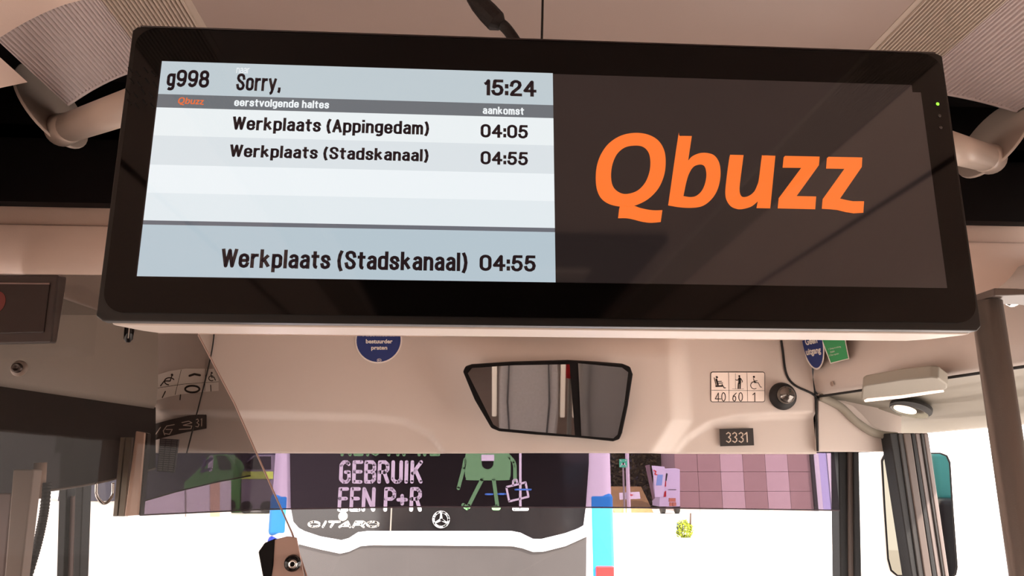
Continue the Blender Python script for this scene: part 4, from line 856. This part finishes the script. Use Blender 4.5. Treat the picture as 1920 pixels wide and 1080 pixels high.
# van with open doors
YN = 43.0
t = thing('delivery_van', 'white van seen from behind in front of the block wall', 'van', P(1250, 960, YN))
def V(x, y, o=0): return P(x, y, YN-o)
VW = mat('van_white', (214, 210, 226), .35); bm = NB(); prism(bm, [V(x, y) for x, y in ((1238, 886), (1246, 879), (1266, 878), (1275, 880), (1275, 950), (1236, 950))], (0, 1.6, 0)); obj('body', bm, VW, t, bevel=.03)
bm = NB(); prism(bm, [V(x, y, .25) for x, y in ((1222, 873), (1246, 875), (1249, 885), (1244, 932), (1228, 932), (1226, 900))], (0, .05, 0)); obj('rear_door', bm, VW, t, bevel=.01)
bm = NB(); prism(bm, [V(x, y, .26) for x, y in ((1233, 890), (1243, 890), (1241, 910), (1230, 910))], (0, .01, 0)); lab(obj('door_window', bm, mat('pale_blue', (130, 170, 220), .3), t), 'pale blue door window')
bm = NB(); prism(bm, [V(x, y, .3) for x, y in ((1210, 873), (1218, 871), (1228, 934), (1224, 938))], (0, .05, 0)); lab(obj('open_door', bm, mat('door_brown', (110, 90, 92), .5), t), 'open brown door edge')
bm = NB(); strokes(bm, [[(1226, 882), (1230, 884), (1228, 889), (1232, 890)]], 1.8, lambda u, v: V(u, v, .27)); obj('red_mark', bm, MATS['mark_red'], t)
for y in (903, 922):
    bm = NB(); prism(bm, [V(x, yy, .02) for x, yy in ((1246, y), (1249, y-2), (1249, y+9), (1244, y+10))], (0, .05, 0)); obj('tail_light', bm, mat('tail_dark_red', (180, 30, 40), .3), t)
bm = NB(); prism(bm, [V(x, yy, .02) for x, yy in ((1248, 887), (1252, 888), (1250, 902), (1246, 900))], (0, .03, 0)); obj('side_window', bm, DGL, t)
bm = NB(); prism(bm, [V(x, yy, .02) for x, yy in ((1253, 917.5), (1268, 917.5), (1268, 918.5), (1253, 918.5))], (0, .03, 0)); obj('body_seam', bm, DK, t)
for px in (1243, 1270):
    bm = NB(); c = V(px, 948); c.z = ZR+.33; bm2 = lathe(bm, [(0, 0), (.33, 0), (.33, .2), (0, .2)], (c.x, YN+.5, c.z), (1, 0, 0), 20); obj('wheel', bm, RUB, t, smooth=False)
t = thing('cardboard_box', 'brown boxes stacked at the foot of the white van', 'box', P(1262, 950, YN-.6))
for (a_, b_, c_, d_) in ((1255, 934, 1267, 941), (1256, 942, 1261, 949), (1262, 942, 1268, 949)):
    bm = NB(); prism(bm, [P(x, y, YN-.6) for x, y in ((a_, b_), (c_, b_), (c_, d_), (a_, d_))], (0, .15, 0)); obj('carton', bm, mat('cardboard', (190, 124, 96), .8), t)
# left: green van and hi vis car
YN = 46.0
t = thing('green_van', 'green van with purple and white markings seen through the sun blind', 'van', P(450, 905, YN))
GV = mat('van_green', (104, 190, 96), .4); bm = NB(); prism(bm, [P(x, y, YN) for x, y in ((345, 905), (372, 880), (392, 853), (425, 852), (440, 866), (446, 880), (452, 893), (450, 960), (345, 960))], (0, 1.6, 0)); obj('body', bm, GV, t, bevel=.04)
bm = NB(); prism(bm, [P(x, y, YN-.02) for x, y in ((405, 855), (422, 854), (432, 866), (434, 880), (412, 882))], (0, .02, 0)); obj('window', bm, DGL, t)
bm = NB(); strokes(bm, [([(380, 858), (386, 868), (380, 876)], 7), ([(378, 884), (392, 880)], 5), ([(388, 866), (396, 860)], 6)], 6, lambda u, v: P(u, v, YN-.03)); lab(obj('marking', bm, mat('marking_purple', (90, 50, 120), .5), t), 'purple flower markings')
bm = NB(); strokes(bm, [([(396, 858), (394, 880)], 9)], 6, lambda u, v: P(u, v, YN-.025)); lab(obj('marking', bm, WPAINT, t), 'white marking stripe')
for px in (370, 430):
    bm = NB(); lathe(bm, [(0, 0), (.35, 0), (.35, .2), (0, .2)], (P(px, 950, YN).x, YN-.05, ZR+.35), (0, 1, 0), 20); obj('wheel', bm, RUB, t)
t = thing('parked_car', 'grey car with a yellow green band just left of the bus corner', 'car', P(480, 905, YN))
bm = NB(); prism(bm, [P(x, y, 45) for x, y in ((452, 905), (456, 880), (466, 860), (478, 853), (510, 853), (512, 960), (452, 960))], (0, 1.5, 0)); obj('body', bm, mat('car_grey', (120, 118, 124), .4), t, bevel=.04)
bm = NB(); prism(bm, [P(x, y, 44.96) for x, y in ((454, 884), (512, 884), (512, 898), (452, 898))], (0, .02, 0)); lab(obj('band', bm, mat('hi_vis', (190, 220, 90), .5), t), 'yellow green reflective band')
bm = NB(); prism(bm, [P(x, y, 44.96) for x, y in ((462, 868), (478, 856), (508, 856), (508, 880), (458, 880))], (0, .02, 0)); obj('window', bm, DGL, t)
for px in (462, 500):
    bm = NB(); lathe(bm, [(0, 0), (.33, 0), (.33, .2), (0, .2)], (P(px, 950, 45).x, 44.9, ZR+.33), (0, 1, 0), 20); obj('wheel', bm, RUB, t)
# roadside planting with stake at right
YK = 9.0; t = thing('young_plant', 'yellow green young plant tied to a brown stake on the bright pavement', 'plant', P(1282, 1010, YK)); rng = random.Random(9)
c = P(1283, 994, YK); bm = NB(); leafball(bm, (c.x, YK, c.z), (.10, .08, .12), 450, .022, rng); o = obj('foliage', bm, mat('leaf_yellow', (120, 130, 10), .8), t); o['kind'] = 'stuff'
bm = NB(); tube(bm, [P(1295, 962, YK), P(1294, 1006, YK)], .011, 8); obj('stake', bm, mat('stake_wood', (70, 52, 40), .8), t)
bm = NB(); box(bm, P(1275, 990, YK), (.07, .02, .09)); lab(obj('label_card', bm, mat('card_slate', (40, 60, 74), .6), t), 'dark slate card on the plant')
bm = NB(); box(bm, (c.x, YK, (P(1282, 1008, YK).z+ZR)/2), (.2, .2, P(1282, 1008, YK).z-ZR)); obj('planter', bm, WPAINT, t)

t = thing('mirror_fill_van', 'dark van with cyan upper band added to fill the outside mirror reflection', 'van', (3.2, -7, ZR))  # unseen van added to give the wing mirror its dark and cyan reflection
bm = NB(); box(bm, (3.4, -7, ZR+1.1), (1.9, 4.6, 1.5)); obj('body', bm, mat('van_navy', (36, 36, 52), .4), t, bevel=.08)
bm = NB(); box(bm, (3.4, -7.2, ZR+2.1), (1.8, 4.0, .6)); obj('upper_band', bm, mat('van_cyan', (90, 190, 205), .4), t, bevel=.08)
for yy in (-5.5, -8.5):
    bm = NB(); lathe(bm, [(0, 0), (.35, 0), (.35, .2), (0, .2)], (2.42, yy, ZR+.35), (1, 0, 0), 20); obj('wheel', bm, RUB, t)

t = thing('white_infill', 'low white slant topped shed added as a pale patch below the green van', 'infill', P(340, 966, 30))  # white box added to make the pale patch under the slanted edge
bm = NB(); prism(bm, [P(x, y, 42) for x, y in ((240, 948), (268, 939), (330, 921), (412, 902), (412, 990), (240, 990))], (0, 2, 0)); obj('infill_wall', bm, WPAINT, t)
bm = NB(); prism(bm, [P(x, y, 41.96) for x, y in ((394, 907), (412, 902), (412, 990), (394, 990))], (0, .03, 0)); lab(obj('corner_post', bm, mat('corner_beige', (220, 190, 160), .6), t), 'beige corner post')
bm = NB(); prism(bm, [P(x, y, 41.96) for x, y in ((347, 918), (349, 918), (349, 990), (347, 990))], (0, .03, 0)); obj('wall_joint', bm, GREYP, t)
